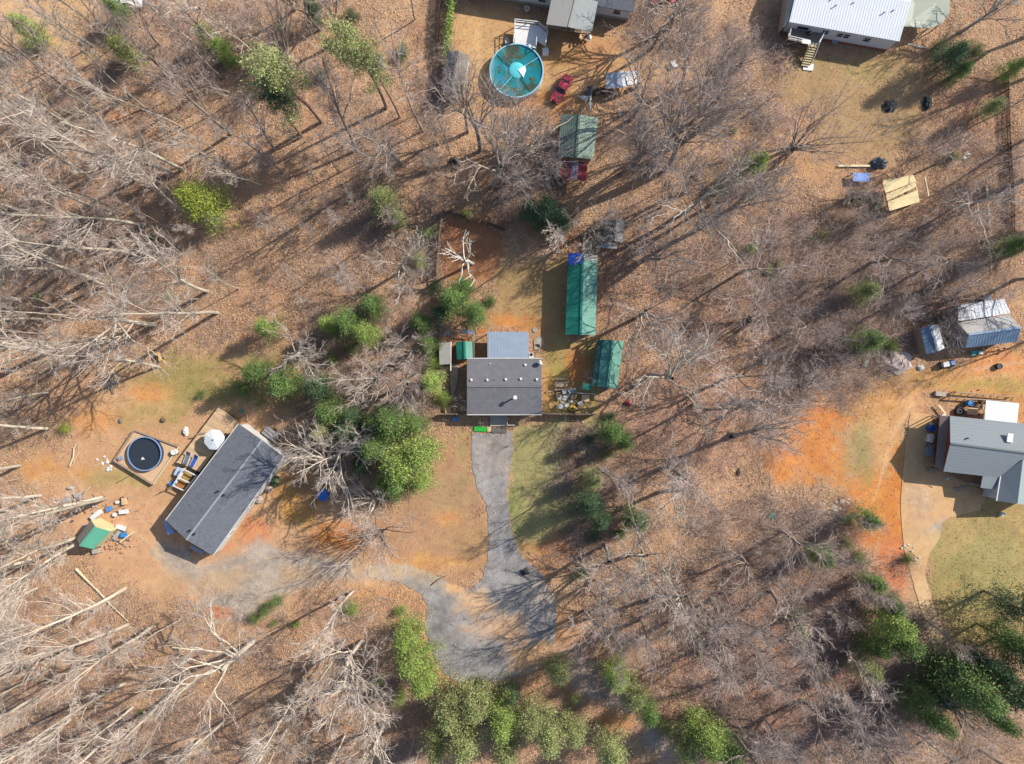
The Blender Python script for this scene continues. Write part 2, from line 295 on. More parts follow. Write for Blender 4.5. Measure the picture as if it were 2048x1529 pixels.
gx = axis(-80, 80, .27, 900); gy = axis(-62, 62, .27, 900); X, Y = np.meshgrid(gx, gy)
Z = (fbm(X / 3.1 + 50, Y / 3.1 + 50, 21) - .5) * .1 - .05
inside = (np.abs(X) < 85) & (np.abs(Y) < 66)
Z = np.where(inside, Z, -.05)
for pl in (ROAD, PAD):
    d = sdf_poly(X.ravel() / S + CX, CY - Y.ravel() / S, pl).reshape(X.shape) * S; Z = np.where(d < .5, -.06, Z)
nx, ny = len(gx), len(gy); vs = np.stack([X.ravel(), Y.ravel(), Z.ravel()], 1)
idx = np.arange(nx * ny).reshape(ny, nx); q = np.stack([idx[:-1, :-1].ravel(), idx[:-1, 1:].ravel(), idx[1:, 1:].ravel(), idx[1:, :-1].ravel()], 1)
def np_mesh(name, v, loops, per, m):
    me = bpy.data.meshes.new(name); me.vertices.add(len(v)); me.vertices.foreach_set('co', v.astype(np.float32).ravel())
    nf = len(loops) // per; me.loops.add(len(loops)); me.loops.foreach_set('vertex_index', loops.astype(np.int32)); me.polygons.add(nf)
    me.polygons.foreach_set('loop_start', np.arange(nf, dtype=np.int32) * per); me.materials.append(m); me.update(calc_edges=True); return me
gme = np_mesh('ground', vs, q.ravel(), 4, GM); paint(gme)
gme.polygons.foreach_set('use_smooth', [True] * len(gme.polygons))
go = bpy.data.objects.new('ground', gme); col.objects.link(go); go['kind'] = 'structure'
def sheet(name, poly, z, lays, base, m, jit=2.0, step=.45):
    pts = []; n = len(poly)
    for i in range(n):
        a, b = poly[i], poly[(i + 1) % n]; L_ = math.dist(a, b); k = max(1, int(L_ / 7))
        for j in range(k):
            t = j / k; pts.append((a[0] + (b[0] - a[0]) * t + U(-jit, jit), a[1] + (b[1] - a[1]) * t + U(-jit, jit)))
    W = [((p[0] - CX) * S, (CY - p[1]) * S) for p in pts]; nb = len(W)
    xs = [p[0] for p in W]; ys = [p[1] for p in W]
    gx_, gy_ = np.meshgrid(np.arange(min(xs), max(xs), step), np.arange(min(ys), max(ys), step)); gx_ = gx_.ravel(); gy_ = gy_.ravel()
    d = sdf_poly(gx_, gy_, W); k = d < -.25; inn = list(zip(gx_[k], gy_[k]))
    v2, e2, f2, *_ = delaunay_2d_cdt([Vector(p) for p in W + inn], [(i, (i + 1) % nb) for i in range(nb)], [], 1, 1e-5)
    mb = MB(); mb.v = [(v.x, v.y, z) for v in v2]; mb.f = [tuple(f) for f in f2]
    nb0 = len(mb.v); ring = [Vector((p[0], p[1], z)) for p in W]
    if sum(ring[i].x * ring[(i + 1) % nb].y - ring[(i + 1) % nb].x * ring[i].y for i in range(nb)) < 0: ring = ring[::-1]
    mb.add(ring + [p - Vector((0, 0, .12)) for p in ring], [(i, i + nb, (i + 1) % nb + nb, (i + 1) % nb) for i in range(nb)])
    o = mb.build(name, m); paint(o.data, lays, base); o['kind'] = 'structure'; return o
ROADL = [(E(1000, 1100, 400, 400), 5, '968f88', 1, 3), (E(985, 905, 44, 44), 14, 'a3968a', .9, 3), (E(945, 1205, 50, 28), 20, 'd8b088', .85, 1), (E(1000, 1255, 60, 26), 22, 'd3a880', .75, 1), (E(1070, 1310, 46, 28), 22, 'd2a478', .85, 1),
         (E(915, 1175, 26, 20), 12, 'dcae7c', .9, 1), (E(1090, 1190, 30, 30), 16, 'b39c84', .7, 3), (E(790, 1142, 90, 30), 26, 'c4a986', .9, 1), (E(970, 950, 12, 40), 10, 'aba196', .6, 3), (E(1015, 1080, 20, 60), 14, '8f8a86', .6, 3), (E(900, 1320, 36, 30), 20, '8f8a86', .6, 3)]
PADL = [(E(1850, 1000, 900, 900), 5, 'd0a678', 1, 1), (E(1886, 1065, 28, 24), 16, 'aaa294', .8, 3), (E(1860, 1085, 30, 26), 14, 'd2ad7c', .8, 1), (E(1850, 1010, 30, 40), 20, 'bd9a76', .6, 3), (E(1870, 1230, 60, 90), 20, 'd8b488', .8, 1)]
sheet('asphalt_driveway', ROAD, -.008, ROADL, '9d968e', GM)
sheet('concrete_driveway', PAD, .0, PADL, 'cba97f', GM, .6)

# ---------------------------------------------------------------- ground cover (nobody could count it)
def sample_mask(n, chan, thr=.5, seed=0, box=(-40, -40, 2088, 1570)):
    g = np.random.default_rng(seed); px = g.uniform(box[0], box[2], n); py = g.uniform(box[1], box[3], n)
    c, mk = surface(px, py); rd = np.minimum(sdf_poly(px, py, ROAD), sdf_poly(px, py, PAD))
    keep = (mk[:, chan] > g.uniform(thr * .2, 1, n)) & ((rd > 3) | ((chan == 0) & (rd > -14) & (g.random(n) < .3) & (sdf_poly(px, py, PAD) > 2)))
    if chan == 0: keep &= g.random(n) < np.clip((fbm(px / 45, py / 45, 31) - .28) * 2.4, .12, 1)
    return px[keep], py[keep], g
lx, ly, g = sample_mask(640000, 0, .5, 5); n = len(lx); wx = (lx - CX) * S; wy = (CY - ly) * S
sz = g.uniform(.03, .08, n); th = g.uniform(0, 6.28, n); t1 = g.uniform(-.6, .6, (n, 2)); zz = g.uniform(.0, .05, n) + .035
ca, sa = np.cos(th), np.sin(th); cs = []
for (a, b_) in ((-1, -.55), (1, -.55), (1, .55), (-1, .55)):
    x = a * sz; y = b_ * sz; cs.append(np.stack([wx + x * ca - y * sa, wy + x * sa + y * ca, zz + x * t1[:, 0] + y * t1[:, 1]], 1))
v = np.stack(cs, 1).reshape(-1, 3)
ml = mat('dry_leaf', 'cba581', .9, .12, .15, island=.45, hue=.018, k=1.0)
lo = bpy.data.objects.new('leaf_litter', np_mesh('leaf_litter', v, np.arange(n * 4), 4, ml)); col.objects.link(lo); setp(lo, 'fallen brown leaves spread over the woodland floor', 'leaves', None, 'stuff')
def spikes_np(base, d, r, name, m, label, cat):
    n = len(base); ref = np.where(np.abs(d[:, 2:3]) < .9 * np.linalg.norm(d, axis=1, keepdims=True), np.array([[0, 0, 1.]]), np.array([[1., 0, 0]]))
    x = np.cross(d, ref); x /= np.linalg.norm(x, axis=1, keepdims=True) + 1e-9; y = np.cross(d, x); y /= np.linalg.norm(y, axis=1, keepdims=True) + 1e-9; r = r[:, None]
    v = np.stack([base + x * r, base - x * r * .5 + y * r * .87, base - x * r * .5 - y * r * .87, base + d], 1).reshape(-1, 3)
    i = np.arange(n)[:, None] * 4; f = np.concatenate([i, i + 1, i + 3, i + 1, i + 2, i + 3, i + 2, i, i + 3], 1).ravel()
    o = bpy.data.objects.new(name, np_mesh(name, v, f, 3, m)); col.objects.link(o); return setp(o, label, cat, None, 'stuff')
tx, ty, g = sample_mask(75000, 0, .5, 8); n = len(tx); th = g.uniform(0, 6.28, n); L_ = g.uniform(.4, 1.7, n) ** 1.3
b3 = np.stack([(tx - CX) * S, (CY - ty) * S, g.uniform(.02, .12, n)], 1); d3 = np.stack([np.cos(th) * L_, np.sin(th) * L_, g.uniform(0, .35, n) * L_], 1)
spikes_np(b3, d3, g.uniform(.012, .026, n), 'fallen_twigs', mat('twig_grey', 'b8a594', .9, .5, .3, island=.45), 'thin fallen twigs scattered among the leaves in the woods', 'twigs')
tx, ty, g = sample_mask(120000, 1, .6, 9); n = len(tx); th = g.uniform(0, 6.28, n); L_ = g.uniform(.08, .22, n)
b3 = np.stack([(tx - CX) * S, (CY - ty) * S, np.zeros(n) - .02], 1); d3 = np.stack([np.cos(th) * L_ * .6, np.sin(th) * L_ * .6, L_], 1)
spikes_np(b3, d3, g.uniform(.02, .04, n), 'grass', mat('dry_grass', 'a39a5e', .9, .3, .3, island=.4, hue=.03), 'short dry winter grass growing on the yards', 'grass')
px_, py_ = rng.uniform(-20, 2068, 90000), rng.uniform(-20, 1549, 90000); c_, mk_ = surface(px_, py_); kp = ((mk_.sum(1) < .35) | (mk_[:, 2] > .35)) & (sdf_poly(px_, py_, PAD) > 2); px_, py_ = px_[kp], py_[kp]; n = len(px_); th = rng.uniform(0, 6.28, n)
rr_ = rng.uniform(.025, .07, n); b3 = np.stack([(px_ - CX) * S, (CY - py_) * S, np.full(n, -.03)], 1); d3 = np.stack([np.cos(th) * .02, np.sin(th) * .02, rr_ * 1.3 + .02], 1)
spikes_np(b3, d3, rr_, 'gravel', mat('pebbles', 'c4a688', .9, .5, .2, island=.45), 'small pebbles and clods scattered over the bare yards', 'gravel')
# undergrowth: leafless brush, thousands of thin stems
BR = [(1250, 420, 1560, 600, 60), (1540, 430, 1800, 780, 300), (1800, 420, 2040, 640, 90), (1380, 980, 1700, 1140, 60), (1380, 1120, 1860, 1529, 360), (1180, 1130, 1400, 1400, 60), (600, 620, 880, 830, 110), (620, 380, 880, 560, 60),
      (990, 300, 1130, 440, 60), (200, 10, 560, 170, 90), (0, 330, 330, 620, 90), (560, 1320, 860, 1529, 70), (1100, 850, 1220, 1140, 70), (1440, 30, 1580, 260, 60), (1260, 0, 1420, 120, 50), (700, 760, 860, 900, 30), (560, 830, 760, 1000, 50),
      (0, 1400, 560, 1529, 60), (1820, 250, 2048, 440, 60), (840, 20, 895, 360, 30), (1560, 640, 1720, 820, 60), (1500, 1020, 1720, 1140, 70), (1900, 1420, 2048, 1529, 20), (0, 100, 880, 700, 260), (0, 1180, 760, 1529, 120), (1200, 200, 1560, 1100, 260)]
BB = []; BD = []; BRr = []; KEEP = [(925, 700, 60), (1010, 770, 100), (1166, 590, 60), (1210, 730, 45), (1975, 660, 90), (1865, 680, 40), (1155, 300, 60), (1240, 470, 30), (1060, 60, 60), (1810, 388, 55), (1700, 60, 130), (1960, 900, 120), (1722, 355, 16), (1850, 1180, 45), (1885, 1260, 45), (1830, 1050, 40), (985, 1000, 70), (970, 1250, 120), (1060, 1200, 60), (290, 900, 110), (430, 980, 130)]
for (x0, y0, x1, y1, cnt) in BR:
    for _ in range(int(cnt * 2.1)):
        cx_, cy_ = rng.uniform(x0, x1), rng.uniform(y0, y1)
        if any(math.hypot(cx_ - a, cy_ - b_) < c_ for a, b_, c_ in KEEP): continue
        k = int(rng.integers(14, 44)); hgt = rng.uniform(.6, 2.3); c = np.array([(cx_ - CX) * S, (CY - cy_) * S, -.03])
        st = rng.normal(0, .7, (k, 3)) * [1, 1, 0]; dr = rng.normal(0, .6, (k, 3)); dr[:, 2] = rng.uniform(.5, 1, k); dr *= (hgt * rng.uniform(.4, 1, k))[:, None]
        BB.append(c + st); BD.append(dr); BRr.append(rng.uniform(.01, .022, k))
        t = rng.uniform(.3, .85, k)[:, None]; b2 = c + st + dr * t; d2 = dr * .5 + rng.normal(0, .35, (k, 3)) * hgt * .5; d2[:, 2] = np.abs(d2[:, 2]) * .6; BB.append(b2); BD.append(d2); BRr.append(rng.uniform(.012, .02, k))
spikes_np(np.concatenate(BB), np.concatenate(BD), np.concatenate(BRr), 'undergrowth', mat('brush_stems', 'c2aa9c', .9, .1, .35, island=.4, hue=.015), 'leafless reddish grey brush covering the woodland floor', 'undergrowth')

# ---------------------------------------------------------------- trees
M_pale = mat('bark_pale', 'c8baa6', .9, 2.2, .42, objr=.28, bump=.3, stretch=(1, 1, .3))
M_grey = mat('bark_grey', 'a69788', .9, 2.2, .4, objr=.25, bump=.3, stretch=(1, 1, .3))
M_twp = mat('twig_pale', 'c6b5a6', .9, .6, .25, objr=.2, island=.2)
M_twg = mat('twig_brown', 'b9a69a', .9, .6, .25, objr=.2, island=.2)
M_dead = mat('bark_bleached', 'e4dccb', .85, 2, .25, bump=.3)
def rvec(a): return Vector((random.gauss(0, a), random.gauss(0, a), random.gauss(0, a)))
def limb(mb, p, d, L_, r0, r1, segs, n, wob, up):
    pts = [Vector(p)]; rs = [r0]; d = d.normalized()
    for i in range(segs):
        d = (d + rvec(wob) + Vector((0, 0, up))).normalized(); pts.append(pts[-1] + d * (L_ / segs)); rs.append(r0 + (r1 - r0) * (i + 1) / segs)
    mb.tube(pts, rs, n, cap=False); return pts, rs
def at(pts, t):
    f = t * (len(pts) - 1); i = min(int(f), len(pts) - 2); return pts[i].lerp(pts[i + 1], f - i), (pts[i + 1] - pts[i]).normalized()
def spread(d, ang):
    o = d.orthogonal().normalized(); y = d.cross(o); a = U(0, 6.283); return (d * math.cos(ang) + (o * math.cos(a) + y * math.sin(a)) * math.sin(ang)).normalized()
def twigs(mb, pts, n, L_, r=.02, a=.7):
    for _ in range(n):
        p, d = at(pts, U(.15, 1)); dd = spread(d, U(.3, a + .3)); dd.z += .12; mb.spike(p, dd * L_ * U(.5, 1.2), r)
def make_bare(kind, seed):
    random.seed(seed); T = MB(); B = MB(); L1 = []
    if kind == 'tall':        # straight bole, crown in the upper half; unit height 20 m
        h = 20; pts, rs = limb(T, (0, 0, -.2), Vector((U(-.05, .05), U(-.05, .05), 1)), h * .95, .2, .035, 14, 8, .034, .035)
        for i in range(10):
            t = U(.42, .95) if i > 1 else U(.3, .45); p, d = at(pts, t); L1.append(limb(T, p, spread(d, U(.3, .7)), h * (.27 - .2 * (t - .4)) * U(.5, 1.15), .075 * (1.25 - t), .022, 7, 5, .09, .07)[0])
        for i in range(8): p, d = at(pts, U(.12, .5)); L1.append(limb(T, p, spread(d, U(.5, 1.2)), h * U(.03, .1), .025, .01, 4, 3, .16, .05)[0])
        L1.append(pts[8:]); subs, ssubs, tw = 6, 3, 3
    elif kind == 'slim':
        h = 20; pts, rs = limb(T, (0, 0, -.2), Vector((U(-.08, .08), U(-.08, .08), 1)), h * .95, .12, .025, 12, 6, .035, .04)
        for i in range(13): t = U(.4, .97); p, d = at(pts, t); L1.append(limb(T, p, spread(d, U(.3, .8)), h * .16 * U(.5, 1.2), .04, .015, 5, 4, .12, .08)[0])
        L1.append(pts[8:]); subs, ssubs, tw = 5, 3, 2
    elif kind == 'vase':      # forks low into a fan of rising limbs
        h = 20; pts, rs = limb(T, (0, 0, -.2), Vector((U(-.05, .05), U(-.05, .05), 1)), h * .4, .3, .2, 6, 8, .05, .03)
        for i in range(5):
            p, d = at(pts, U(.6, 1)); a, _ = limb(T, p, spread(Vector((0, 0, 1)), U(.12, .5)), h * U(.38, .56), .12, .025, 8, 6, .07, .05); L1.append(a)
            for j in range(3): p2, d2 = at(a, U(.2, .7)); L1.append(limb(T, p2, spread(d2, U(.3, .6)), h * .24, .07, .025, 6, 4, .09, .05)[0])
        subs, ssubs, tw = 6, 3, 2
    elif kind == 'oak':       # short bole and broad crown
        h = 14; pts, rs = limb(T, (0, 0, -.2), Vector((U(-.08, .08), U(-.08, .08), 1)), h * .5, .26, .16, 6, 8, .05, .03)
        for i in range(9):
            p, d = at(pts, U(.5, 1)); a, _ = limb(T, p, spread(Vector((0, 0, 1)), U(.4, 1.15)), h * U(.28, .5), .1, .028, 8, 6, .15, .035); L1.append(a)
            for j in range(2): p2, d2 = at(a, U(.3, .8)); L1.append(limb(T, p2, spread(d2, U(.5, .9)), h * .22, .07, .025, 5, 4, .2, .04)[0])
        subs, ssubs, tw = 5, 3, 3
    elif kind == 'fuzzy':     # many fine upright stems
        h = 10
        for i in range(16): L1.append(limb(T, (U(-.3, .3), U(-.3, .3), -.1), spread(Vector((0, 0, 1)), U(.1, .75)), h * U(.6, .95), .09, .02, 8, 5, .07, .05)[0])
        subs, ssubs, tw = 6, 3, 3
    elif kind == 'dead':
        h = 14; pts, rs = limb(T, (0, 0, -.2), Vector((.1, .0, 1)), h * .55, .3, .2, 6, 8, .08, .0)
        for i in range(9):
            p, d = at(pts, U(.6, 1)); a, _ = limb(T, p, spread(Vector((0, 0, 1)), U(.5, 1.3)), h * U(.25, .45), .13, .035, 7, 6, .24, .03)
            for j in range(3): p2, d2 = at(a, U(.3, .9)); limb(B, p2, spread(d2, U(.5, 1)), h * .13, .08, .03, 4, 4, .22, .03)
        subs = 0; ssubs = tw = 0
    for a in L1:
        La = sum((a[i + 1] - a[i]).length for i in range(len(a) - 1))
        for i in range(subs):
            p, d = at(a, U(.2, 1)); b, _ = limb(B, p, spread(d, U(.35, .85)), max(.8, La * U(.25, .5)), .03, .012, 4, 3, .14, .06)
            Lb = max(.8, La * .35)
            for j in range(ssubs):
                p2, d2 = at(b, U(.2, 1)); c, _ = limb(B, p2, spread(d2, U(.4, .9)), Lb * U(.35, .7), .016, .009, 2, 3, .2, .05); twigs(B, c, tw, Lb * .4, .011)
            twigs(B, b, 2, Lb * .5, .014)
    if not B.f: B.spike((0, 0, h * .4), (0.1, 0, .3), .02)
    return T, B, h
VAR = {}
for kd, nvar, mt, mtw in (('tall', 4, M_pale, M_twp), ('slim', 3, M_pale, M_twp), ('vase', 3, M_grey, M_twg), ('oak', 4, M_pale, M_twp), ('fuzzy', 2, M_grey, M_twg), ('dead', 1, M_dead, M_dead)):
    VAR[kd] = []
    for i in range(nvar):
        T, B, h = make_bare(kd, 100 + i * 7 + len(kd)); VAR[kd].append((T.mesh('trunk', mt, smooth=True), B.mesh('branches', mtw), h))
for kd, src in (('gtall', 'tall'), ('gslim', 'slim'), ('goak', 'oak')):     # the same trees with darker bark
    VAR[kd] = []
    for a, b, h in VAR[src]:
        a2 = a.copy(); b2 = b.copy(); a2.materials[0] = M_grey; b2.materials[0] = M_twg; VAR[kd].append((a2, b2, h))
random.seed(21)
def leafmat(nm, hx, k=1.): return mat(nm, hx, .8, .5, .25, island=.45, hue=.03, objr=.15, k=k, spec=.2)
FOL = {'olive': leafmat('foliage_olive', 'a0a468', 1.05), 'green': leafmat('foliage_green', '78904e', 1.0), 'bright': leafmat('foliage_bright', '9cae58', 1.0), 'dark': leafmat('foliage_dark', '5f7450', 1.0), 'gold': leafmat('foliage_gold', 'a6b04c')}
def needles(F, c, n, r, sz):
    for _ in range(n):
        p = Vector(c) + rvec(r); d = rvec(1) + Vector((0, 0, .5)); d = d.normalized() * sz * U(.6, 1.3); x = d.cross(rvec(1)).normalized() * sz * .2; b = len(F.v)
        F.v += [tuple(p - x), tuple(p + x), tuple(p + d)]; F.f.append((b, b + 1, b + 2))
def make_pine(seed, form):
    random.seed(seed); T = MB(); F = MB()
    if form == 'pine':
        h = 20; pts, _ = limb(T, (0, 0, -.2), Vector((U(-.04, .04), U(-.04, .04), 1)), h, .24, .04, 10, 7, .03, .04)
        for i in range(46):
            t = U(.52, .99); p, d = at(pts, t); L_ = (3.4 * (1.12 - t) / .6 + .5) * U(.4, 1.4); a, _ = limb(T, p, Vector((*spread(Vector((0, 0, 1)), 1.57)[:2], U(.05, .6))), L_, .05, .015, 4, 3, .12, .06)
            for j in range(9): q_, _ = at(a, U(.35, 1)); needles(F, q_, 20, .36, .26)
    elif form == 'cedar':
        h = 8; pts, _ = limb(T, (0, 0, -.2), Vector((0, 0, 1)), h, .15, .03, 6, 6, .03, .04)
        for i in range(85):
            t = U(.08, .98); p, d = at(pts, t); L_ = (2.5 * (1.05 - t) + .3) * U(.4, 1.4); a, _ = limb(T, p, Vector((*spread(Vector((0, 0, 1)), 1.57)[:2], U(.1, .7))), L_, .035, .012, 3, 3, .14, .05)
            for j in range(6): q_, _ = at(a, U(.35, 1)); needles(F, q_, 17, .34, .2)
    else:                     # broad clumped shrub
        h = 4
        for i in range(60):
            d = spread(Vector((0, 0, 1)), U(.05, 1.35)); a, _ = limb(T, (U(-.2, .2), U(-.2, .2), -.1), d, U(1.6, 4.3) * (1 if d.z > .4 else .8), .045, .012, 5, 3, .12, .02)
            for j in range(6): q_, _ = at(a, U(.55, 1)); needles(F, q_, 22, .4, .16)
    return T, F, h
PV = {}; M_ptr = mat('pine_bark', '9a7f6c', .9, 2, .3)
for form, nv in (('pine', 3), ('cedar', 3), ('shrub', 3)):
    PV[form] = []
    for i in range(nv):
        T, F, h = make_pine(300 + i * 13 + len(form), form); tm = T.mesh('trunk', M_ptr); f0 = F.mesh('crown', FOL['green']); d = {}
        for k_, m_ in FOL.items(): fm = f0.copy(); fm.materials[0] = m_; d[k_] = fm
        PV[form].append((tm, d, h))
random.seed(33)
TREES = []      # (object, photo x, photo y, words, noun)
def plant(name, ma, mb_, nm2, base, hh, scx, tilt, words, noun, group):
    e = bpy.data.objects.new(name, None); col.objects.link(e); e.location = base; e.empty_display_size = .3
    e.rotation_euler = (tilt[0], tilt[1], U(0, 6.283)); e.rotation_mode = 'ZYX' if False else 'XYZ'; e.scale = (scx, scx, hh)
    for nm, me in (('trunk', ma), (nm2, mb_)):
        o = bpy.data.objects.new(nm, me); col.objects.link(o); o.parent = e
        if nm != 'trunk': o['kind'] = 'stuff'
    e['category'] = 'tree' if 'tree' in noun else 'shrub'; e['group'] = group
    TREES.append((e, base, words, noun)); return e
def bare(px, py, h, kd='tall', lean=(0, 0), wide=1.):
    ma, mb_, h0 = random.choice(VAR[kd]); k = h / h0
    kw = min(1.2, k) * wide if h0 > 12 else k * wide
    words = {'tall': 'pale', 'slim': 'slender pale', 'oak': 'broad pale', 'gtall': 'grey', 'gslim': 'slender grey', 'goak': 'broad grey', 'vase': 'low-forking grey', 'fuzzy': 'bushy many-stemmed', 'dead': 'dead bleached'}[kd]
    if h >= 24: words = 'very tall ' + words
    elif h <= 11: words = 'small ' + words
    plant('bare_tree', ma, mb_, 'branches', P(px, py), k, (kw * .5 + k * .5) if kw < k else kw, lean or (0, 0), words, 'bare tree', 'leafless trees standing in the woods')
def ever(cx_, cy_, r, colr, form=None, h=None):
    form = form or ('shrub' if r < 26 else 'cedar'); h = h or {'pine': 20, 'cedar': 8 * r / 38, 'shrub': 4 * r / 40}[form]
    rr = {'pine': 3.2, 'cedar': 2.45, 'shrub': 3.3}[form]; k = (H - .7 * h) / H; px = CX + (cx_ - CX) * k; py = CY + (cy_ - CY) * k
    tm, d, h0 = random.choice(PV[form]); sx = r * S / rr * U(.9, 1.04)
    noun = {'pine': 'pine tree', 'cedar': 'evergreen tree', 'shrub': 'evergreen shrub'}[form]
    w_ = {'olive': 'olive-green', 'green': 'green', 'bright': 'bright green', 'dark': 'dark green', 'gold': 'yellow-green'}[colr]
    if r >= 45: w_ = 'big ' + w_
    elif r <= 18: w_ = 'little ' + w_
    plant(noun.replace(' ', '_'), tm, d[colr], 'crown', P(px, py), h / h0, sx, (0, 0), w_, noun, {'pine': 'pines among the bare trees', 'cedar': 'evergreen trees around the yards', 'shrub': 'evergreen shrubs around the yards'}[form])
TL = '''485 355 20 tall|462 268 23 gtall|461 210 12 gslim|385 230 12 gslim|365 340 27 tall|345 345 24 tall|273 362 24 tall|183 358 22 tall|61 232 20 tall|300 262 13 slim|100 160 15 gslim|25 110 16 gslim|250 215 11 gslim|120 300 22 tall|430 300 17 slim|340 150 18 gtall|430 170 16 gtall|200 120 14 gslim|320 90 13 vase|150 250 21 tall|230 300 23 slim
363 422 20 tall|290 451 25 tall|265 508 26 tall|208 571 25 tall|193 558 22 tall|415 583 24 tall|479 577 13 slim|363 522 6 slim|368 510 9 slim|435 626 26 tall|310 650 20 oak|216 678 24 tall|97 706 22 oak|316 734 20 tall|414 462 10 slim|60 480 23 tall|30 520 23 tall|110 540 22 tall|40 600 20 oak|90 640 20 tall|30 740 22 tall|150 470 24 tall|220 430 23 tall|330 395 22 slim|20 430 22 tall
94 858 23 tall|40 932 23 tall|38 958 5 slim|80 992 23 tall|202 996 25 tall|209 998 26 tall|155 1075 24 tall|160 1084 24 tall|95 785 20 tall|20 1060 22 tall|60 1120 22 tall|20 820 20 slim|135 1108 20 slim
250 1177 27 tall|73 1177 20 tall|47 1250 22 tall|255 1250 25 tall|306 1253 27 tall|250 1367 25 tall|265 1415 18 tall|327 1400 25 tall|506 1284 23 oak|400 1480 20 tall|300 1500 20 tall|200 1490 22 tall|450 1440 20 tall|140 1440 22 tall|60 1400 22 tall|100 1340 20 slim|20 1320 20 tall|180 1320 20 slim|30 1490 20 tall
706 1183 20 tall|690 1280 18 tall|725 1282 16 oak|770 1440 15 oak|760 1448 17 tall|574 1459 12 oak|540 1490 20 tall|752 1226 6 slim|720 1350 17 oak|690 1470 16 tall|610 1360 19 tall|830 1480 14 slim
847 263 25 gslim|714 302 23 gtall|800 325 24 gtall|565 345 16 gtall|879 290 12 slim|935 265 17 vase|960 302 20 vase|985 372 21 goak|697 78 19 vase|575 112 13 fuzzy|795 375 11 slim|630 370 9 slim|680 345 13 gslim|870 360 10 slim|900 310 12 gslim|760 330 16 gslim|550 300 18 gtall|520 370 14 slim|590 20 14 vase|640 60 15 vase|830 40 17 gslim|890 200 14 gslim
724 431 9 slim|557 477 9 slim|808 540 13 oak|946 527 11 dead|598 568 8 slim|634 606 8 slim|618 580 6 slim|614 702 13 oak|755 760 13 oak|825 765 13 goak|835 700 11 goak|700 560 8 slim|650 470 9 gslim|700 896 14 oak|672 915 15 oak|768 985 11 oak|762 1063 11 fuzzy|600 480 10 gslim
1264 238 20 vase|1358 175 18 vase|1295 350 26 vase|1262 335 22 vase|1325 345 25 vase|1240 350 20 vase|1370 255 22 vase|1395 205 15 vase|1355 370 12 gslim|1045 345 14 goak|1085 330 12 goak|1030 300 12 fuzzy|1425 155 12 vase|1340 60 16 goak|1300 100 14 goak|1470 250 14 gslim|1480 130 7 fuzzy|1060 380 11 goak
1101 487 17 slim|1165 470 12 oak|1405 455 22 vase|1360 430 19 oak|1290 520 13 goak|1275 635 15 goak|1300 750 19 oak|1385 810 22 gtall|1328 935 23 gtall|1319 985 15 oak|1465 870 20 vase|1390 845 10 slim|1262 1110 16 oak|1300 1155 20 gtall|1280 1240 17 gtall|1320 1190 17 oak|1373 1190 23 gtall|1420 1200 23 gtall|1415 1290 18 gtall|1480 545 12 goak|1500 640 9 fuzzy|1350 545 9 gslim|1450 760 14 goak|1500 800 12 goak
1590 655 9 goak|1630 700 8 fuzzy|1570 770 10 goak|1740 525 12 goak|1860 530 10 goak|1583 298 12 fuzzy|1920 65 13 oak|1990 330 14 gslim|1905 415 11 oak|1950 250 14 gslim|1870 330 9 goak|1710 450 6 fuzzy|1690 400 6 fuzzy|2030 560 14 goak|1870 640 7 fuzzy|1900 600 8 fuzzy|1620 800 9 gslim|1760 620 8 goak|1560 480 10 gslim|1660 560 8 gslim
1480 1240 16 gtall|1540 1180 14 goak|1500 1330 16 gtall|1590 1290 15 gtall|1640 1210 13 gtall|1680 1290 15 gtall|1720 1370 15 gtall|1600 1400 15 goak|1530 1440 15 gtall|1680 1460 15 goak|1780 1420 15 gtall|1850 1480 14 gtall|1735 1190 9 vase|1700 1150 10 vase|1620 1100 12 gtall|1560 1060 12 goak|1480 1110 12 goak|1440 1400 15 gslim|1630 1340 15 gtall|1760 1490 14 gtall|1880 1390 12 fuzzy|1470 1470 14 goak|1960 1500 14 vase|1560 1240 14 gslim|1660 1020 12 gslim
2110 330 20 vase|2100 250 20 gtall|2130 120 22 vase|2090 480 20 vase|2150 420 20 vase|2130 1150 12 vase|2140 640 18 gtall|2080 60 20 vase|1190 1160 14 gtall|1210 1090 17 vase|1170 1220 17 vase|1220 1260 14 gslim|1195 935 16 gtall'''
for ln in TL.split('\n'):
    for it in ln.split('|'):
        a, b, h, kd = it.split(); bare(float(a), float(b), float(h), kd, (U(-.06, .06), U(-.06, .06)))
for (x0, y0, x1, y1, cnt, kinds, h0_, h1_) in ((0, 60, 560, 420, 22, ('gslim', 'gtall', 'slim'), 14, 24), (0, 420, 420, 700, 10, ('slim', 'gslim'), 10, 22), (560, 100, 860, 620, 9, ('gslim',), 7, 16), (1300, 200, 1440, 420, 5, ('gslim', 'vase'), 10, 18), (1420, 420, 1720, 760, 7, ('gslim',), 5, 10), (1400, 1150, 1850, 1500, 12, ('gslim', 'gtall'), 9, 14), (0, 1200, 560, 1500, 6, ('slim', 'gslim'), 12, 22)):
    for _ in range(cnt):
        a, b = U(x0, x1), U(y0, y1)
        if math.hypot(a - 390, b - 400) > 60 and math.hypot(a - 1500, b - 320) > 40: bare(a, b, U(h0_, h1_), random.choice(kinds), (U(-.07, .07), U(-.07, .07)))
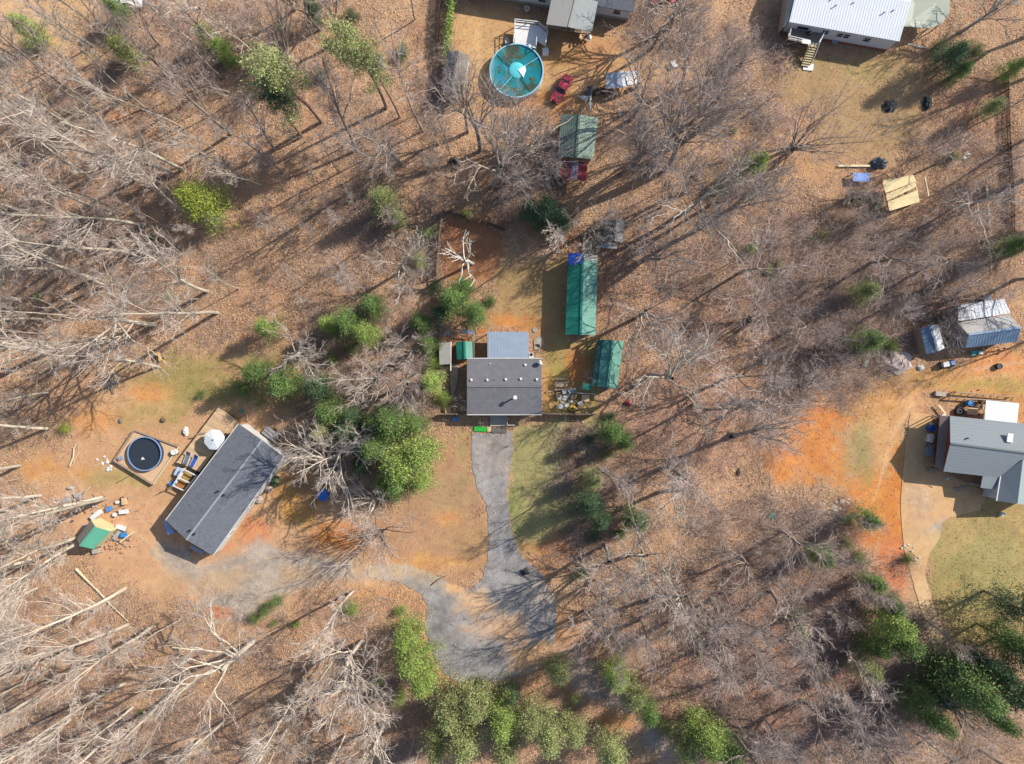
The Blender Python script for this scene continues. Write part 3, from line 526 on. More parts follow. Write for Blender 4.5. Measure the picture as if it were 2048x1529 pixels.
EV = '''575 150 55 olive pine 21|545 205 36 dark pine 17|725 112 52 olive pine 22|762 145 30 olive pine 20|805 100 22 green|765 395 40 olive cedar|792 432 24 olive cedar|390 400 50 gold|418 440 26 olive|930 427 17 bright|852 465 24 green|835 517 24 olive|1095 415 40 dark|1060 415 30 dark|1125 440 30 dark|1080 445 24 green
690 640 40 green|742 608 32 green|728 668 36 bright|655 650 28 bright|530 655 30 bright|660 718 18 bright|700 700 20 olive|840 645 28 green|855 690 28 green|868 725 24 bright|905 600 42 green|950 625 34 green|880 625 26 dark|925 570 26 green|870 575 22 dark|980 600 18 green
510 745 40 green|560 765 40 green|635 775 40 dark|655 825 42 green|690 865 38 dark|640 868 30 olive|780 850 48 green cedar 12|745 900 44 green cedar 12|800 930 55 bright cedar 14|838 905 44 bright cedar 12|790 970 36 green|748 850 34 green|702 835 30 dark|765 975 28 bright|862 765 34 bright|885 795 24 bright|720 930 30 dark|840 960 30 bright|830 850 26 green
1225 865 34 green|1250 885 26 green|1222 832 18 dark|1188 960 30 olive|1178 1010 38 dark|1205 1040 32 dark|1275 1045 32 green|1240 1068 24 green|1188 1075 20 dark|1165 1150 20 green|1215 910 22 olive
1120 1350 32 olive|1238 1360 36 bright|1265 1395 38 olive|1300 1430 32 green|1420 1485 50 bright|1375 1500 40 olive|1465 1515 40 green|810 1280 40 bright|820 1325 46 bright|845 1370 42 bright|800 1400 24 bright|755 1365 16 bright|900 1430 46 olive|950 1415 44 olive|930 1490 52 olive|1005 1450 46 bright|1060 1450 42 olive|1100 1480 48 olive|1150 1470 36 olive|1025 1395 26 dark|1230 1515 44 olive|1010 1515 40 olive|870 1500 40 olive|960 1370 18 dark|1330 1460 24 olive|1150 1400 20 olive
700 1220 22 bright|800 1225 18 bright|548 1208 18 green|528 1225 18 green|505 1240 16 green|590 1250 12 bright
1740 1042 30 green|1820 1122 18 green|1755 1170 28 green|1785 1215 34 green|1795 1255 44 bright|1815 1290 40 green|1650 1120 28 green|1725 1120 24 olive|1600 1230 22 green|1760 1300 32 green|1745 1345 34 olive|1610 1265 18 bright|1700 1090 20 olive
1950 1390 58 green cedar 14|1995 1345 38 dark cedar 11|1915 1368 34 dark cedar 9|2035 1290 40 green cedar 11|2040 1390 50 dark cedar 14|1870 1440 42 green cedar 12|1950 1335 28 dark|1890 1400 34 dark|2000 1440 36 green cedar 12|2075 1230 46 dark cedar 14|2090 1330 50 dark cedar 13|1845 1395 30 olive
1520 322 28 bright|1490 335 20 olive|1443 373 25 dark|1912 108 36 dark|1925 138 26 green|1890 90 24 olive|2035 132 26 bright|1990 212 26 olive|1960 95 22 olive|2030 490 32 green|1740 580 30 olive|1745 680 34 green|1788 690 23 bright|1720 700 18 dark|1722 392 24 dark|1758 412 18 green|1912 312 18 olive|1650 470 18 olive|1625 478 12 green|1540 540 14 bright|1505 495 16 bright|1560 530 14 olive
42 50 30 bright|65 75 24 olive|222 10 26 green|240 95 32 olive|215 60 22 bright|405 62 26 olive|440 95 26 bright|465 120 18 bright|625 15 26 dark|125 857 16 gold|72 592 10 bright|335 592 12 bright|300 475 12 bright|1180 880 20 dark|480 780 24 green|560 45 24 olive|700 25 20 dark|640 150 18 olive|1470 260 10 bright|400 790 14 green|280 1428 9 bright|545 1250 10 green|1400 1310 10 olive|1290 1170 10 bright'''
for ln in EV.split('\n'):
    for it in ln.split('|'):
        f = it.split(); ever(float(f[0]), float(f[1]), float(f[2]), f[3], f[4] if len(f) > 4 else None, float(f[5]) if len(f) > 5 else None)
#@@BUILDINGS@@
# ---------------------------------------------------------------- materials for buildings and things
def RG(n, h, **k): return mat(n, h, **k)
M_shg = mat('shingle_grey', '757376', .9, 1.3, .16, bump=.35); M_shl = mat('shingle_slate', '6e7178', .92, 2.2, .24, bump=.4); M_shb = mat('shingle_bluegrey', '8a9092', .9, 3, .08, bump=.2)
M_tan = mat('painted_trim', 'd8d4cc', .6, 1, .06); M_white = mat('white_paint', 'e2dfd8', .55, 2.5, .14); M_vinyl = mat('vinyl_siding', 'e6e6e8', .6, 1, .05)
M_corr = mat('metal_bluegrey', '9fabb8', .45, .8, .1, metal=.2); M_wmet = mat('metal_white', 'f2f3f4', .4, .5, .05)
M_gA = mat('metal_green', '277c68', .45, .7, .26, metal=.1); M_gB = mat('metal_green_faded', '5b927f', .55, .9, .28); M_gD = mat('shingle_green', '6f7f74', .9, 1.2, .2, bump=.3); M_gE = mat('shingle_green_pale', '93a491', .9, 1.2, .15, bump=.2)
M_wood = mat('weathered_wood', 'a58e78', .85, 3, .2, island=.12); M_deck = mat('deck_boards', 'd2b189', .8, 2, .12, island=.15); M_ply = mat('plywood', 'e2cc98', .8, 1, .1, island=.08); M_lum = mat('new_lumber', 'e8d2a4', .8, 2, .1)
M_dwood = mat('dark_wood', '6d5a4a', .85, 3, .2, island=.12); M_glass = mat('window_glass', '2c3440', .12, 1, .05, spec=.6); M_blk = mat('black_plastic', '2b2c30', .5, 1, .1)
M_brk = mat('foundation_brick', 'a0664e', .85, 4, .2); M_red = mat('red_metal', 'a43c3e', .5, 1.6, .35); M_red2 = mat('red_metal_dull', '8e4448', .5, 1.2, .25); M_gry = mat('old_grey_metal', 'a9a69c', .6, 1.5, .15)
M_blue = mat('blue_tarp', '3c62c4', .45, 1.5, .2, bump=.5); M_blu = mat('blue_plastic', '3f8ccc', .4, 1, .08); M_silv = mat('silver_tarp', 'b9bec6', .4, 1.2, .2, bump=.6); M_wall = mat('tan_siding', 'aca69c', .8, 2, .08)
M_conc = mat('concrete', 'b3a898', .9, 2, .12, bump=.2); M_rock = mat('rock', 'b09a86', .9, 2, .2, island=.3, bump=.5); M_brn = mat('brown_metal', '87726c', .6, 1, .1); M_rust = mat('rusty_metal', '8a5a44', .7, 4, .3)
M_tar = mat('grey_cloth', '8f8f92', .85, 1.5, .15, bump=.4); M_grn2 = mat('green_mat', '2fae3c', .9, 3, .15); M_teal = mat('teal_plastic', '3aa79a', .5, 1, .1); M_yel = mat('yellow_paint', 'dcae48', .5, 1, .1); M_logw = mat('bare_log', 'd8c4a4', .85, 3, .2, bump=.3)
TAKEN = []
def V2(a): return Vector((a[0], a[1], 0))
def ribs(root, quad, sp, m, name='roof_ribs', wd=.05, ht=.022, along=False):
    a, b, c, d = [Vector(p) for p in quad]      # a-b eave, d-c ridge
    if along: a, b, c, d = a, d, c, b
    n = max(2, int((b - a).length / sp)); mb = MB()
    for i in range(n + 1):
        t = (i + .5) / (n + 1); p = a.lerp(b, t); q = d.lerp(c, t); up = Vector((0, 0, ht * .45)); mb.bar(p + up, q + up, wd, ht)
    mb.build(name, m, root, kind='stuff')
def window(root, a, b, t, wd, z0, z1, out, cross=True):
    a, b = Vector(a), Vector(b); u = (b - a).normalized(); c = a.lerp(b, t); o = Vector(out).normalized(); z = Vector((0, 0, 1)); fr = MB(); l = c - u * wd / 2; r = c + u * wd / 2; e = o * .04
    for p, q in ((l + z * z0, r + z * z0), (l + z * z1, r + z * z1)): fr.bar(p + e, q + e, .09, .09)
    for p in (l, r): fr.bar(p + z * z0 + e, p + z * z1 + e, .09, .09)
    f = fr.build('window', M_white, root)
    pm = MB(); pm.bar(l + z * (z0 + z1) / 2 + o * .02, r + z * (z0 + z1) / 2 + o * .02, .04, z1 - z0); pm.build('pane', M_glass, f)
    if cross: MB().bar(l + z * (z0 + z1) / 2 + e, r + z * (z0 + z1) / 2 + e, .05, .05).build('glazing_bar', M_white, f)
def gable(name, label, cat, c, r, ze, zr, mA, mB, mw, oh=.3, rib=0, course=0, ribm=None, cap=None, thick=.12, tz=0):
    W = [P(x, y, ze) for x, y in c]; Q = [P(x, y, zr) for x, y in r]; ctr = sum(W, Vector()) / 4
    root = thing(name, label, cat, (ctr.x, ctr.y, 0)); TAKEN.append((ctr, max((p - ctr).length for p in W)))
    sA = (W[0], W[1], Q[1], Q[0]); sB = (W[3], W[2], Q[1], Q[0])
    for s_, m in ((sA, mA), (sB, mB)):
        MB().slab(s_, thick).build('roof_slope', m, root)
        if rib: ribs(root, s_, rib, ribm or m)
        if course: ribs(root, s_, course * .7, m, 'shingle_courses', .1, .006, True)
    MB().bar(Q[0] + Vector((0, 0, .03)), Q[1] + Vector((0, 0, .03)), .28, .07).build('ridge_cap', cap or mA, root)
    u = (W[1] - W[0]).normalized(); u2 = (W[2] - W[3]).normalized(); v = (W[3] - W[0]); hw = V2(v).length / 2; v.normalize()
    zt = ze + (zr - ze) * min(.6, oh / hw) - thick - .02
    b = [W[0] + (u + v) * oh, W[1] + (-u + v) * oh, W[2] + (-u2 - v) * oh, W[3] + (u2 - v) * oh]
    ra = Q[0] + (Q[1] - Q[0]).normalized() * oh; rb = Q[1] - (Q[1] - Q[0]).normalized() * oh
    vs = [(p.x, p.y, -.03) for p in b] + [(p.x, p.y, zt) for p in b] + [(ra.x, ra.y, zr - thick - .04), (rb.x, rb.y, zr - thick - .04)]
    MB().add(vs, [(0, 1, 5, 4), (1, 2, 6, 9, 5), (2, 3, 7, 6), (3, 0, 4, 8, 7)]).build('wall', mw, root)
    if tz:
        for p, q in ((W[0], W[1]), (W[3], W[2])): MB().bar(p - Vector((0, 0, .04)), q - Vector((0, 0, .04)), .1, .14).build('gutter', M_tan, root)
    return root, [Vector((p.x, p.y, 0)) for p in b], W, Q
def lean(name, label, cat, c, zs, m, rib=0, ribm=None, wall=None, post=True, along=False, pm=None, thick=.06, grp=None):
    W = [P(x, y, z) for (x, y), z in zip(c, zs)]; ctr = sum(W, Vector()) / len(W); root = thing(name, label, cat, (ctr.x, ctr.y, 0), grp); TAKEN.append((ctr, max((p - ctr).length for p in W)))
    MB().slab(W, thick).build('roof', m, root)
    if rib: ribs(root, W[:4], rib, ribm or m, along=along)
    if wall:
        b = [p.lerp(ctr, .06) for p in W]; n = len(b); MB().add([(p.x, p.y, -.03) for p in b] + [(p.x, p.y, p.z - .1) for p in b], [(i, (i + 1) % n, (i + 1) % n + n, i + n) for i in range(n)]).build('wall', wall, root)
    elif post:
        for p in W:
            q = p.lerp(ctr, .05); MB().bar((q.x, q.y, -.05), (q.x, q.y, q.z - .04), .1).build('post', pm or M_wood, root)
    return root, W
def slope_pt(A, B, C_, D, s, t): return A.lerp(B, s).lerp(D.lerp(C_, s), t)
def vent(root, p, r=.11, h=.3, m=None, cap=True):
    v_ = MB().cyl((p.x, p.y), r * .7, p.z - .2, p.z + h, 8).build('vent_pipe', m or M_white, root)
    if cap: MB().cyl((p.x, p.y), r, p.z + h, p.z + h + .08, 8).build('vent_cap', m or M_white, v_)
def tri_sheet(name, m, root, pts, t=.02): return MB().slab(pts, t).build(name, m, root)
def board_fence(label, pts, h, m=M_wood, name='board_fence', sp=2.4):
    W = [P(x, y, 0) for x, y in pts]; c = sum(W, Vector()) / len(W); root = thing(name, label, 'fence', c); bd = MB()
    for a, b in zip(W, W[1:]):
        L_ = (b - a).length; n = int(L_ / .16); d = (b - a).normalized()
        for i in range(n):
            p = a + d * (i + .5) * .16; hh = h + U(-.03, .03); bd.bar((p.x, p.y, -.03), (p.x, p.y, hh), .14, .03) if abs(d.y) < .3 else bd.bar((p.x, p.y, -.03), (p.x, p.y, hh), .03, .14)
        for k in range(int(L_ / sp) + 1):
            p = a + d * min(L_, k * sp); MB().bar((p.x, p.y, -.05), (p.x, p.y, h + .08), .11).build('post', m, root)
        off = Vector((-d.y, d.x, 0)) * .06
        for z in (.35, h - .25): MB().bar(a + off + Vector((0, 0, z)), b + off + Vector((0, 0, z)), .05, .09).build('rail', m, root)
    bd.build('boards', m, root, kind='stuff'); return root
def rail_fence(label, pts, h, m, zb=0., root=None, wd=.07, sp=1.6, name='rail_fence', cat='fence', rails=(.5, 1)):
    W = [P(x, y, zb) for x, y in pts]; own = root is None
    if own: root = thing(name, label, cat, sum(W, Vector()) / len(W))
    for a, b in zip(W, W[1:]):
        L_ = (b - a).length; n = max(1, round(L_ / sp))
        for k in range(n + 1): p = a.lerp(b, k / n); MB().bar((p.x, p.y, zb - .1), (p.x, p.y, zb + h), wd).build('post', m, root)
        for f in rails: MB().bar(a + Vector((0, 0, h * f - .02)), b + Vector((0, 0, h * f - .02)), wd, wd * .7).build('rail', m, root)
    return root
def box_thing(name, label, cat, px, py, wx, wy, h, rot, m, lid=None, z=0, group=None):
    p = P(px, py, z + h); root = thing(name, label, cat, (p.x, p.y, z), group); r = math.radians(rot)
    MB().box((p.x, p.y, z + h / 2 - .02), (wx, wy, h), r).build('box_body', m, root)
    MB().box((p.x, p.y, z + h + .01), (wx * 1.06, wy * 1.06, .06), r).build('lid', lid or m, root); return root
def barrel(label, px, py, r, h, m, m2=None, z=0, name='barrel', cat='barrel', group=None):
    p = P(px, py, z + h); root = thing(name, label, cat, (p.x, p.y, z), group)
    MB().tube([(p.x, p.y, z - .02), (p.x, p.y, z + h * .3), (p.x, p.y, z + h * .7), (p.x, p.y, z + h)], [r * .92, r, r, r * .9], 14).build('drum', m, root, smooth=False)
    MB().ring((p.x, p.y), r * .8, r * .14, z + h - .01, z + h + .05, 14).build('rim', m2 or m, root); return root
def chair(label, px, py, rot, m, z=0, group=None, k=1.):
    p = P(px, py, z + .4); root = thing('garden_chair', label, 'chair', (p.x, p.y, z), group); r = math.radians(rot); c, s = math.cos(r), math.sin(r)
    def w_(x, y): return (p.x + (x * c - y * s) * k, p.y + (x * s + y * c) * k)
    MB().box((*w_(0, 0), z + .42), (.5 * k, .5 * k, .05), r).build('seat', m, root); MB().box((*w_(0, .26), z + .7), (.5 * k, .05, .55), r).build('backrest', m, root)
    for x in (-.22, .22):
        for y in (-.22, .22): q = w_(x, y); MB().bar((q[0], q[1], z - .01), (q[0], q[1], z + .4), .045).build('leg', m, root)
        a, b = w_(x * 1.15, -.22), w_(x * 1.15, .25); MB().bar((*a, z + .62), (*b, z + .62), .05).build('armrest', m, root)
    return root
def table(label, px, py, wx, wy, rot, m, h=.75, z=0, rnd=False, leg=None, name='table'):
    p = P(px, py, z + h); root = thing(name, label, 'table', (p.x, p.y, z)); r = math.radians(rot)
    (MB().cyl((p.x, p.y), wx / 2, z + h - .04, z + h, 18) if rnd else MB().box((p.x, p.y, z + h - .03), (wx, wy, .06), r)).build('table_top', m, root)
    for x in (-1, 1):
        for y in (-1, 1):
            a, b = x * wx * .36, y * wy * .36; q = (p.x + a * math.cos(r) - b * math.sin(r), p.y + a * math.sin(r) + b * math.cos(r)); MB().bar((*q, z - .01), (*q, z + h - .06), .05).build('leg', leg or m, root)
    return root
def log(label, pts, r, m=None, name='fallen_log', z=None):
    pp = [P(x, y, r * .9 if z is None else z) for x, y in pts]; n = len(pp); pp = [q + Vector((U(-.05, .05), U(-.05, .05), U(-.03, .05))) for q in pp]
    return one(name, label, 'log' if 'log' in name else 'branch', MB().tube(pp, [r * (1 - .5 * i / max(1, n - 1)) for i in range(n)], 8), m or M_logw, smooth=False)
def plank(label, a, b, wd, th=.06, z=.05, m=None, name='timber', cat='timber'):
    return one(name, label, cat, MB().bar(P(*a, z), P(*b, z), wd, th), m or M_lum)
def heap(name, label, cat, px, py, rx, ry, h, m, seed, jag=.22): 
    p = P(px, py, h / 2); return one(name, label, cat, MB().blob((p.x, p.y, -.03), (rx, ry, h), seed, 12, 7, jag), m)
def rocks(name, label, pts, n, r, m, seed, cat='rocks', spread_=1.):
    g = random.Random(seed); c = P(*pts[len(pts) // 2]); root = thing(name, label, cat, c)
    for i in range(n):
        k = g.uniform(0, len(pts) - 1.001); j = int(k); p = P(*pts[j]).lerp(P(*pts[j + 1]), k - j) if len(pts) > 1 else P(*pts[0]); p += Vector((g.gauss(0, spread_), g.gauss(0, spread_), 0)); q = r * g.uniform(.5, 1.4)
        MB().blob((p.x, p.y, -.03), (q, q * g.uniform(.5, 1), q * .6), seed * 77 + i, 6, 4, .25).build('rock' if 'brick' not in name else 'brick', m, root)
    return root
def car(name, label, cat, px0, px1, wd, m, pickup=False):
    a, b = P(*px0, .7), P(*px1, .7); a.z = b.z = 0; c = (a + b) / 2; L_ = (b - a).length; u = (a - b).normalized(); v = Vector((-u.y, u.x, 0)); root = thing(name, label, cat, c); X = lambda s, t, z: c + u * (s * L_ / 2) + v * (t * wd / 2) + Vector((0, 0, z))
    prof = [(-1, .35, .88), (-1, .72, .86), (-.92, .82, .9), (-.3, .9, .97), (.45, .92, .97), (.94, .86, .92), (1, .7, .88), (1, .35, .86)]
    vs = []; 
    for s, z, t in prof: vs += [X(s, -t, z), X(s, t, z)]
    n = len(prof); fs = [(2 * i, 2 * i + 1, 2 * i + 3, 2 * i + 2) for i in range(n - 1)] + [(2 * n - 2, 2 * n - 1, 1, 0)] + [tuple(2 * i for i in range(n)), tuple(2 * i + 1 for i in range(n - 1, -1, -1))]
    MB().add(vs, fs).build('body', m, root)
    cab = [(-.35, .9, .82), (-.1, 1.36, .68), (.34, 1.38, .68), (.6, .93, .8)]; vs = []
    for s, z, t in cab: vs += [X(s, -t, z), X(s, t, z)]
    g = MB().add(vs, [(0, 1, 3, 2), (4, 5, 7, 6), (0, 2, 4, 6), (7, 5, 3, 1)]).build('windscreen_and_windows', M_glass, root); g.name = 'window_glass'
    MB().slab([X(-.11, -.7, 1.4), X(-.11, .7, 1.4), X(.35, .7, 1.42), X(.35, -.7, 1.42)], .06).build('roof', m, root)
    for t in (-1, 1):
        MB().bar(X(-.9, t * .9, .62), X(.93, t * .9, .62), .05, .06).build('side_trim', M_blk, root)
        MB().bar(X(-1.01, t * .62 - .1, .66), X(-1.01, t * .62 + .1, .66), .08, .14).build('headlight', M_white, root); MB().bar(X(1.01, t * .62 - .12, .7), X(1.01, t * .62 + .12, .7), .06, .12).build('tail_light', M_red, root)
        MB().box(X(-.22, t * 1.06, .95), (.12, .2, .12), math.atan2(u.y, u.x)).build('wing_mirror', M_blk, root)
        for s in (-.64, .6):
            w_ = MB().tube([X(s, t * .78, .31), X(s, t * .97, .31)], .31, 14).build('wheel', M_blk, root); MB().tube([X(s, t * .97, .31), X(s, t * .985, .31)], .17, 10).build('hub', M_gry, w_)
    MB().bar(X(-1.03, -.8, .45), X(-1.03, .8, .45), .14, .16).build('bumper', M_blk, root); MB().bar(X(1.03, -.8, .45), X(1.03, .8, .45), .14, .16).build('bumper', M_blk, root)
    MB().bar(X(-.95, 0, .83), X(-.4, 0, .915), .03, .03).build('bonnet_crease', m, root)
    return root

# ---------------------------------------------------------------- the house at the centre
root, b, W, Q = gable('house', 'central single-storey house with grey shingle roof and white vents', 'house', [(934, 717), (1083, 717), (1083, 830), (934, 830)], [(934, 773), (1083, 773)], 2.6, 3.5, M_shg, M_shg, M_vinyl, .35, course=.45, tz=1)
for x, y in ((943, 760), (975, 760), (1012, 759), (1042, 758), (1074, 759), (1051, 730)): vent(root, P(x, y, 3.35 if y > 740 else 2.85), .17, .12)
vent(root, P(989, 760, 3.35), .08, .1, M_blk, False); vent(root, P(980, 728, 2.8), .07, .1)
p = P(1029.5, 796, 4.5); f = MB().cyl((p.x, p.y), .12, 3.0, 4.4, 12).build('chimney_pipe', M_white, root); MB().cyl((p.x, p.y), .3, 4.38, 4.55, 16, .2).build('chimney_cap', M_white, f)
p = P(1080, 727, 3.3); d_ = MB().tube([(p.x - .1, p.y, 3.3), (p.x + .12, p.y + .1, 3.4)], [.3, .34], 12).build('satellite_dish', M_white, root); MB().bar((p.x, p.y, 2.7), (p.x, p.y, 3.3), .05).build('mast', M_white, d_)
a_, b_ = b[3], b[2]
for t in (.2, .42, .85): window(root, a_, b_, t, 1.1, 1, 2.1, (0, -1, 0))
MB().bar(a_.lerp(b_, .6) + Vector((-.45, -.03, 1.05)), a_.lerp(b_, .6) + Vector((.45, -.03, 1.05)), .05, 2.05).build('door', M_brn, root)
r2, _ = lean('porch_roof', 'blue-grey corrugated porch roof against the north side of the central house', 'roof', [(975, 664), (1057, 664), (1057, 716), (975, 716)], [2.2, 2.2, 2.5, 2.5], M_corr, .4, M_corr)
lean('grey_shed', 'low grey lean-to with a white edge board, half under green foliage', 'shed', [(878, 686), (901, 685), (902, 728), (879, 730)], [1.7, 1.9, 1.9, 1.7], M_gry, wall=M_wood)
plank('white edge rail standing beside the low grey lean-to', (902.5, 684), (901.5, 742), .12, .4, 1.2, M_white, 'edge_rail', 'rail')
one('walkway', 'weathered tan board walkway along the west side of the central house', 'walkway', MB().slab([P(905, 730, .6), P(917, 728, .6), P(916, 757, .6), P(909, 790, .6), P(902, 797, .6), P(900, 742, .6)], .62), M_wood)
gable('tool_shed', 'tiny two-tone green roofed shed beside the blue-grey porch roof', 'shed', [(911.5, 684), (914, 719.7), (945.5, 716), (944.7, 684)], [(929, 683), (929.8, 719)], 1.9, 2.3, M_gA, M_gB, M_wood, .12, rib=.5)
rail_fence('thin pole fence between the tiny green shed and the porch roof', [(949, 670), (949, 715)], 1.3, M_gry)
one('silver_tarp', 'crumpled silver tarp sheet stretched above the tiny green shed', 'tarp', MB().add([P(918, 661, 1.3), P(934, 659, 1.7), P(951, 664, 1.4), P(950, 671, 1.0), P(938, 668, 1.3), P(920, 665, 1.1), P(918, 661, 1.27), P(934, 659, 1.67), P(951, 664, 1.37), P(950, 671, .97), P(938, 668, 1.27), P(920, 665, 1.07)], [(0, 1, 4, 5), (1, 2, 3, 4), (11, 10, 7, 6), (10, 9, 8, 7)]), M_silv)
pr = thing('pallet', 'grey slatted pallet lying on bare earth above the low lean-to', 'pallet', P(892, 667))
for i in range(8): MB().bar(P(882 + i * 2.9, 662.5, .14), P(882 + i * 2.9, 671, .14), .11, .03).build('slat', M_gry, pr)
for y in (663, 670): MB().bar(P(881, y, .08), P(904, y, .08), .09, .1).build('runner', M_gry, pr)
chair('dark garden chair standing beneath trees above the grey pallet', 883, 651, 20, M_gry)
rt, _ = lean('entrance_porch', 'concrete porch slab in shade before the central house front', 'porch', [(980, 831), (1013, 831), (1013, 853), (980, 853)], [.25] * 4, M_conc, post=False, thick=.25)
rail_fence('', [(1014.5, 832), (1014.5, 850), (1029, 850)], .9, M_white, .0, rt, .06, 1.2)
one('doormat', 'bright green artificial grass mat at the head of the driveway', 'mat', MB().slab([P(948, 853, .14), P(973, 854, .14), P(973, 864, .14), P(948, 863, .14)], .14), M_grn2)
one('doormat', 'small tan mat beside the bright green grass mat', 'mat', MB().slab([P(974.5, 854, .14), P(983, 854, .14), P(982, 864, .14), P(974.5, 864, .14)], .14), M_deck)
one('porch_step', 'dark stone step below the shaded porch slab', 'step', MB().slab([P(984, 856, .18), P(1013, 856, .18), P(1013, 866, .18), P(984, 866, .18)], .2), mat('dark_stone', '6b6660', .9, 3, .2))
board_fence('short board fence west of the central house front, blue bin below it', [(880, 828), (932, 828)], 1.7)
board_fence('board fence closing the junk yard east of the central house', [(1084, 827), (1140, 829), (1193, 828)], 1.7)
box_thing('storage_bin', 'light blue bin in the fence shade beside the bright green mat', 'bin', 910, 838.5, .6, .55, .55, 5, M_blu)
box_thing('wooden_crate', 'tan wooden crate at the west end of the short board fence', 'crate', 896, 821, .75, .75, .5, 0, M_deck)
p = P(1062.6, 711, .8); ac = thing('air_conditioner', 'white air conditioner beside the corrugated porch roof', 'air conditioner', (p.x, p.y, 0)); MB().box((p.x, p.y, .4), (.62, .7, .82)).build('casing', M_white, ac); MB().cyl((p.x, p.y + .08), .22, .8, .84, 14).build('fan_grille', M_blk, ac)
for i, (x, y, r_) in enumerate(((1078, 685, .9), (1074, 695, .55), (1070, 660, .45))): one('flagstone', ['large', 'medium', 'small'][i] + ' round pale stepping stone between porch roof and long green building', 'stepping stone', MB().cyl((P(x, y).x, P(x, y).y), r_ * .8, -.02, .05, 11), M_conc)
# picnic table
p = P(1122, 769); pt = thing('picnic_table', 'old wooden picnic table on the grass east of the central house', 'table', p)
for i in range(4): MB().box((p.x, p.y - .27 + i * .18, .74), (1.7, .16, .04)).build('top_board', M_wood, pt)
for s in (-1, 1):
    MB().box((p.x, p.y + s * .72, .45), (1.7, .24, .05)).build('bench', M_wood, pt)
    MB().bar((p.x + s * .6, p.y - .7, 0), (p.x + s * .6, p.y + .35, .72), .08).build('leg', M_wood, pt); MB().bar((p.x + s * .6, p.y + .7, 0), (p.x + s * .6, p.y - .35, .7), .08).build('leg', M_wood, pt)
plank('long timber edging below the picnic table', (1092, 785), (1128, 779), .2, .2, .1, M_wood)
for i, (x, y, rr, mm, wd) in enumerate(((1117, 790, 10, M_deck, 'tan'), (1129, 783, 100, M_white, 'white'), (1141, 783, 30, M_white, 'white'), (1148, 781, 200, M_gry, 'grey'), (1147, 793, 260, M_deck, 'tan'), (1119, 796, 70, M_gry, 'grey'))):
    chair(f'{wd} garden chair, {["just under", "second from", "third from", "farther from", "beside the rail frame and far from", "lowest of those near"][i]} the wooden picnic table', x, y, rr, mm, group='chairs in the junk yard', k=1.1)
table('round white table with green plate in the junk yard', 1121.5, 813.5, .72, .72, 0, M_white, .7, 0, True, name='round_table'); table('smaller round white table next to the yellow mower', 1134, 811, .56, .56, 0, M_white, .7, 0, True, name='round_table')
for i, (x, y, s) in enumerate(((1131, 794, .35), (1137, 791, .3), (1128, 799, .28), (1125, 806, .25), (1141, 803, .3))): heap('plastic_bag', ['white plastic bag between the chairs, biggest one', 'white plastic bag under the grey chair', 'small white bag above the round tables', 'small white bag touching the larger round table', 'white bag halfway between chairs and yellow mower'][i], 'bag', x, y, s, s * .7, s * .8, M_white, i, .3)
def mower(label, px, py, rot, m, z=0):
    p = P(px, py, .3); root = thing('lawn_mower', label, 'mower', (p.x, p.y, z)); r = math.radians(rot); c, s = math.cos(r), math.sin(r); w_ = lambda x, y, zz: (p.x + x * c - y * s, p.y + x * s + y * c, zz + z)
    MB().blob((p.x, p.y, z + .12), (.55, .42, .35), 3, 12, 5, .04).build('deck_cover', m, root); MB().box(w_(0, 0, .5), (.3, .3, .2), r).build('engine', M_blk, root)
    for x, y in ((-.45, -.4), (.45, -.4), (-.45, .4), (.45, .4)): MB().tube([w_(x, y - .04, .14), w_(x, y + .04, .14)], .14, 10).build('wheel', M_blk, root)
    hb = MB(); hb.bar(w_(-.4, -.25, .35), w_(-1.2, -.25, .95), .04); hb.bar(w_(-.4, .25, .35), w_(-1.2, .25, .95), .04); hb.bar(w_(-1.2, -.27, .95), w_(-1.2, .27, .95), .05); hb.build('handle', M_blk, root); return root
mower('yellow and black mower standing at the board fence', 1145, 817, 80, M_yel)
mower('black mower parked alone on the asphalt where the driveway widens', 1050, 1145, 200, M_blk)
mower('red push mower abandoned among leaves beyond the lower green shed', 1257, 807, 50, M_red)
table('square tan topped table standing in the dark shade below the rail frame', 1171, 797, 1.0, .95, 3, M_deck, .5); table('low grey table next to the square tan topped table', 1161, 807, .7, .5, 20, M_gry, .5)
rail_fence('bent white metal rail frame beneath the lower green shed', [(1152, 786), (1187, 788), (1193, 797)], 1.0, M_white, rails=(1,), name='metal_railing', cat='railing')
# green buildings
root, b, W, Q = gable('long_barn', 'long narrow green metal building with a blue tarp on its top end', 'building', [(1136.5, 508), (1130.8, 670), (1191, 670.4), (1195.4, 511)], [(1165.8, 508), (1161.4, 670)], 2.7, 3.4, M_gA, M_gB, M_wood, .3, rib=.9, ribm=None)
tp = [slope_pt(W[0], W[1], Q[1], Q[0], s, t) + Vector((0, 0, .06 + U(0, .1))) for s, t in ((-.004, .0), (.06, 0), (.13, .02), (.14, .35), (.12, .7), (.13, .97), (.06, .98), (-.004, .97))]
one('blue_tarp', 'crumpled blue tarp over the top end of the long green building', 'tarp', MB().slab(tp, .05), M_blue)
tp = [slope_pt(W[3], W[2], Q[1], Q[0], s, t) + Vector((0, 0, .06)) for s, t in ((0, .03), (.07, .03), (.08, .95), (0, .97))]
one('white_sheet', 'white sheeting laid on the top east corner of the long green building', 'sheet', MB().slab(tp, .04), M_gry)
root, b, W, Q = gable('green_shed', 'lower green metal shed with faded slope, south of the long green building', 'shed', [(1205.8, 679.6), (1194.5, 773.8), (1233.3, 779), (1247.7, 683.5)], [(1226.8, 681), (1215, 776.4)], 2.4, 3.0, mat('metal_green_mid', '4a8272', .5, .9, .22), M_gB, M_wood, .25, rib=.8)
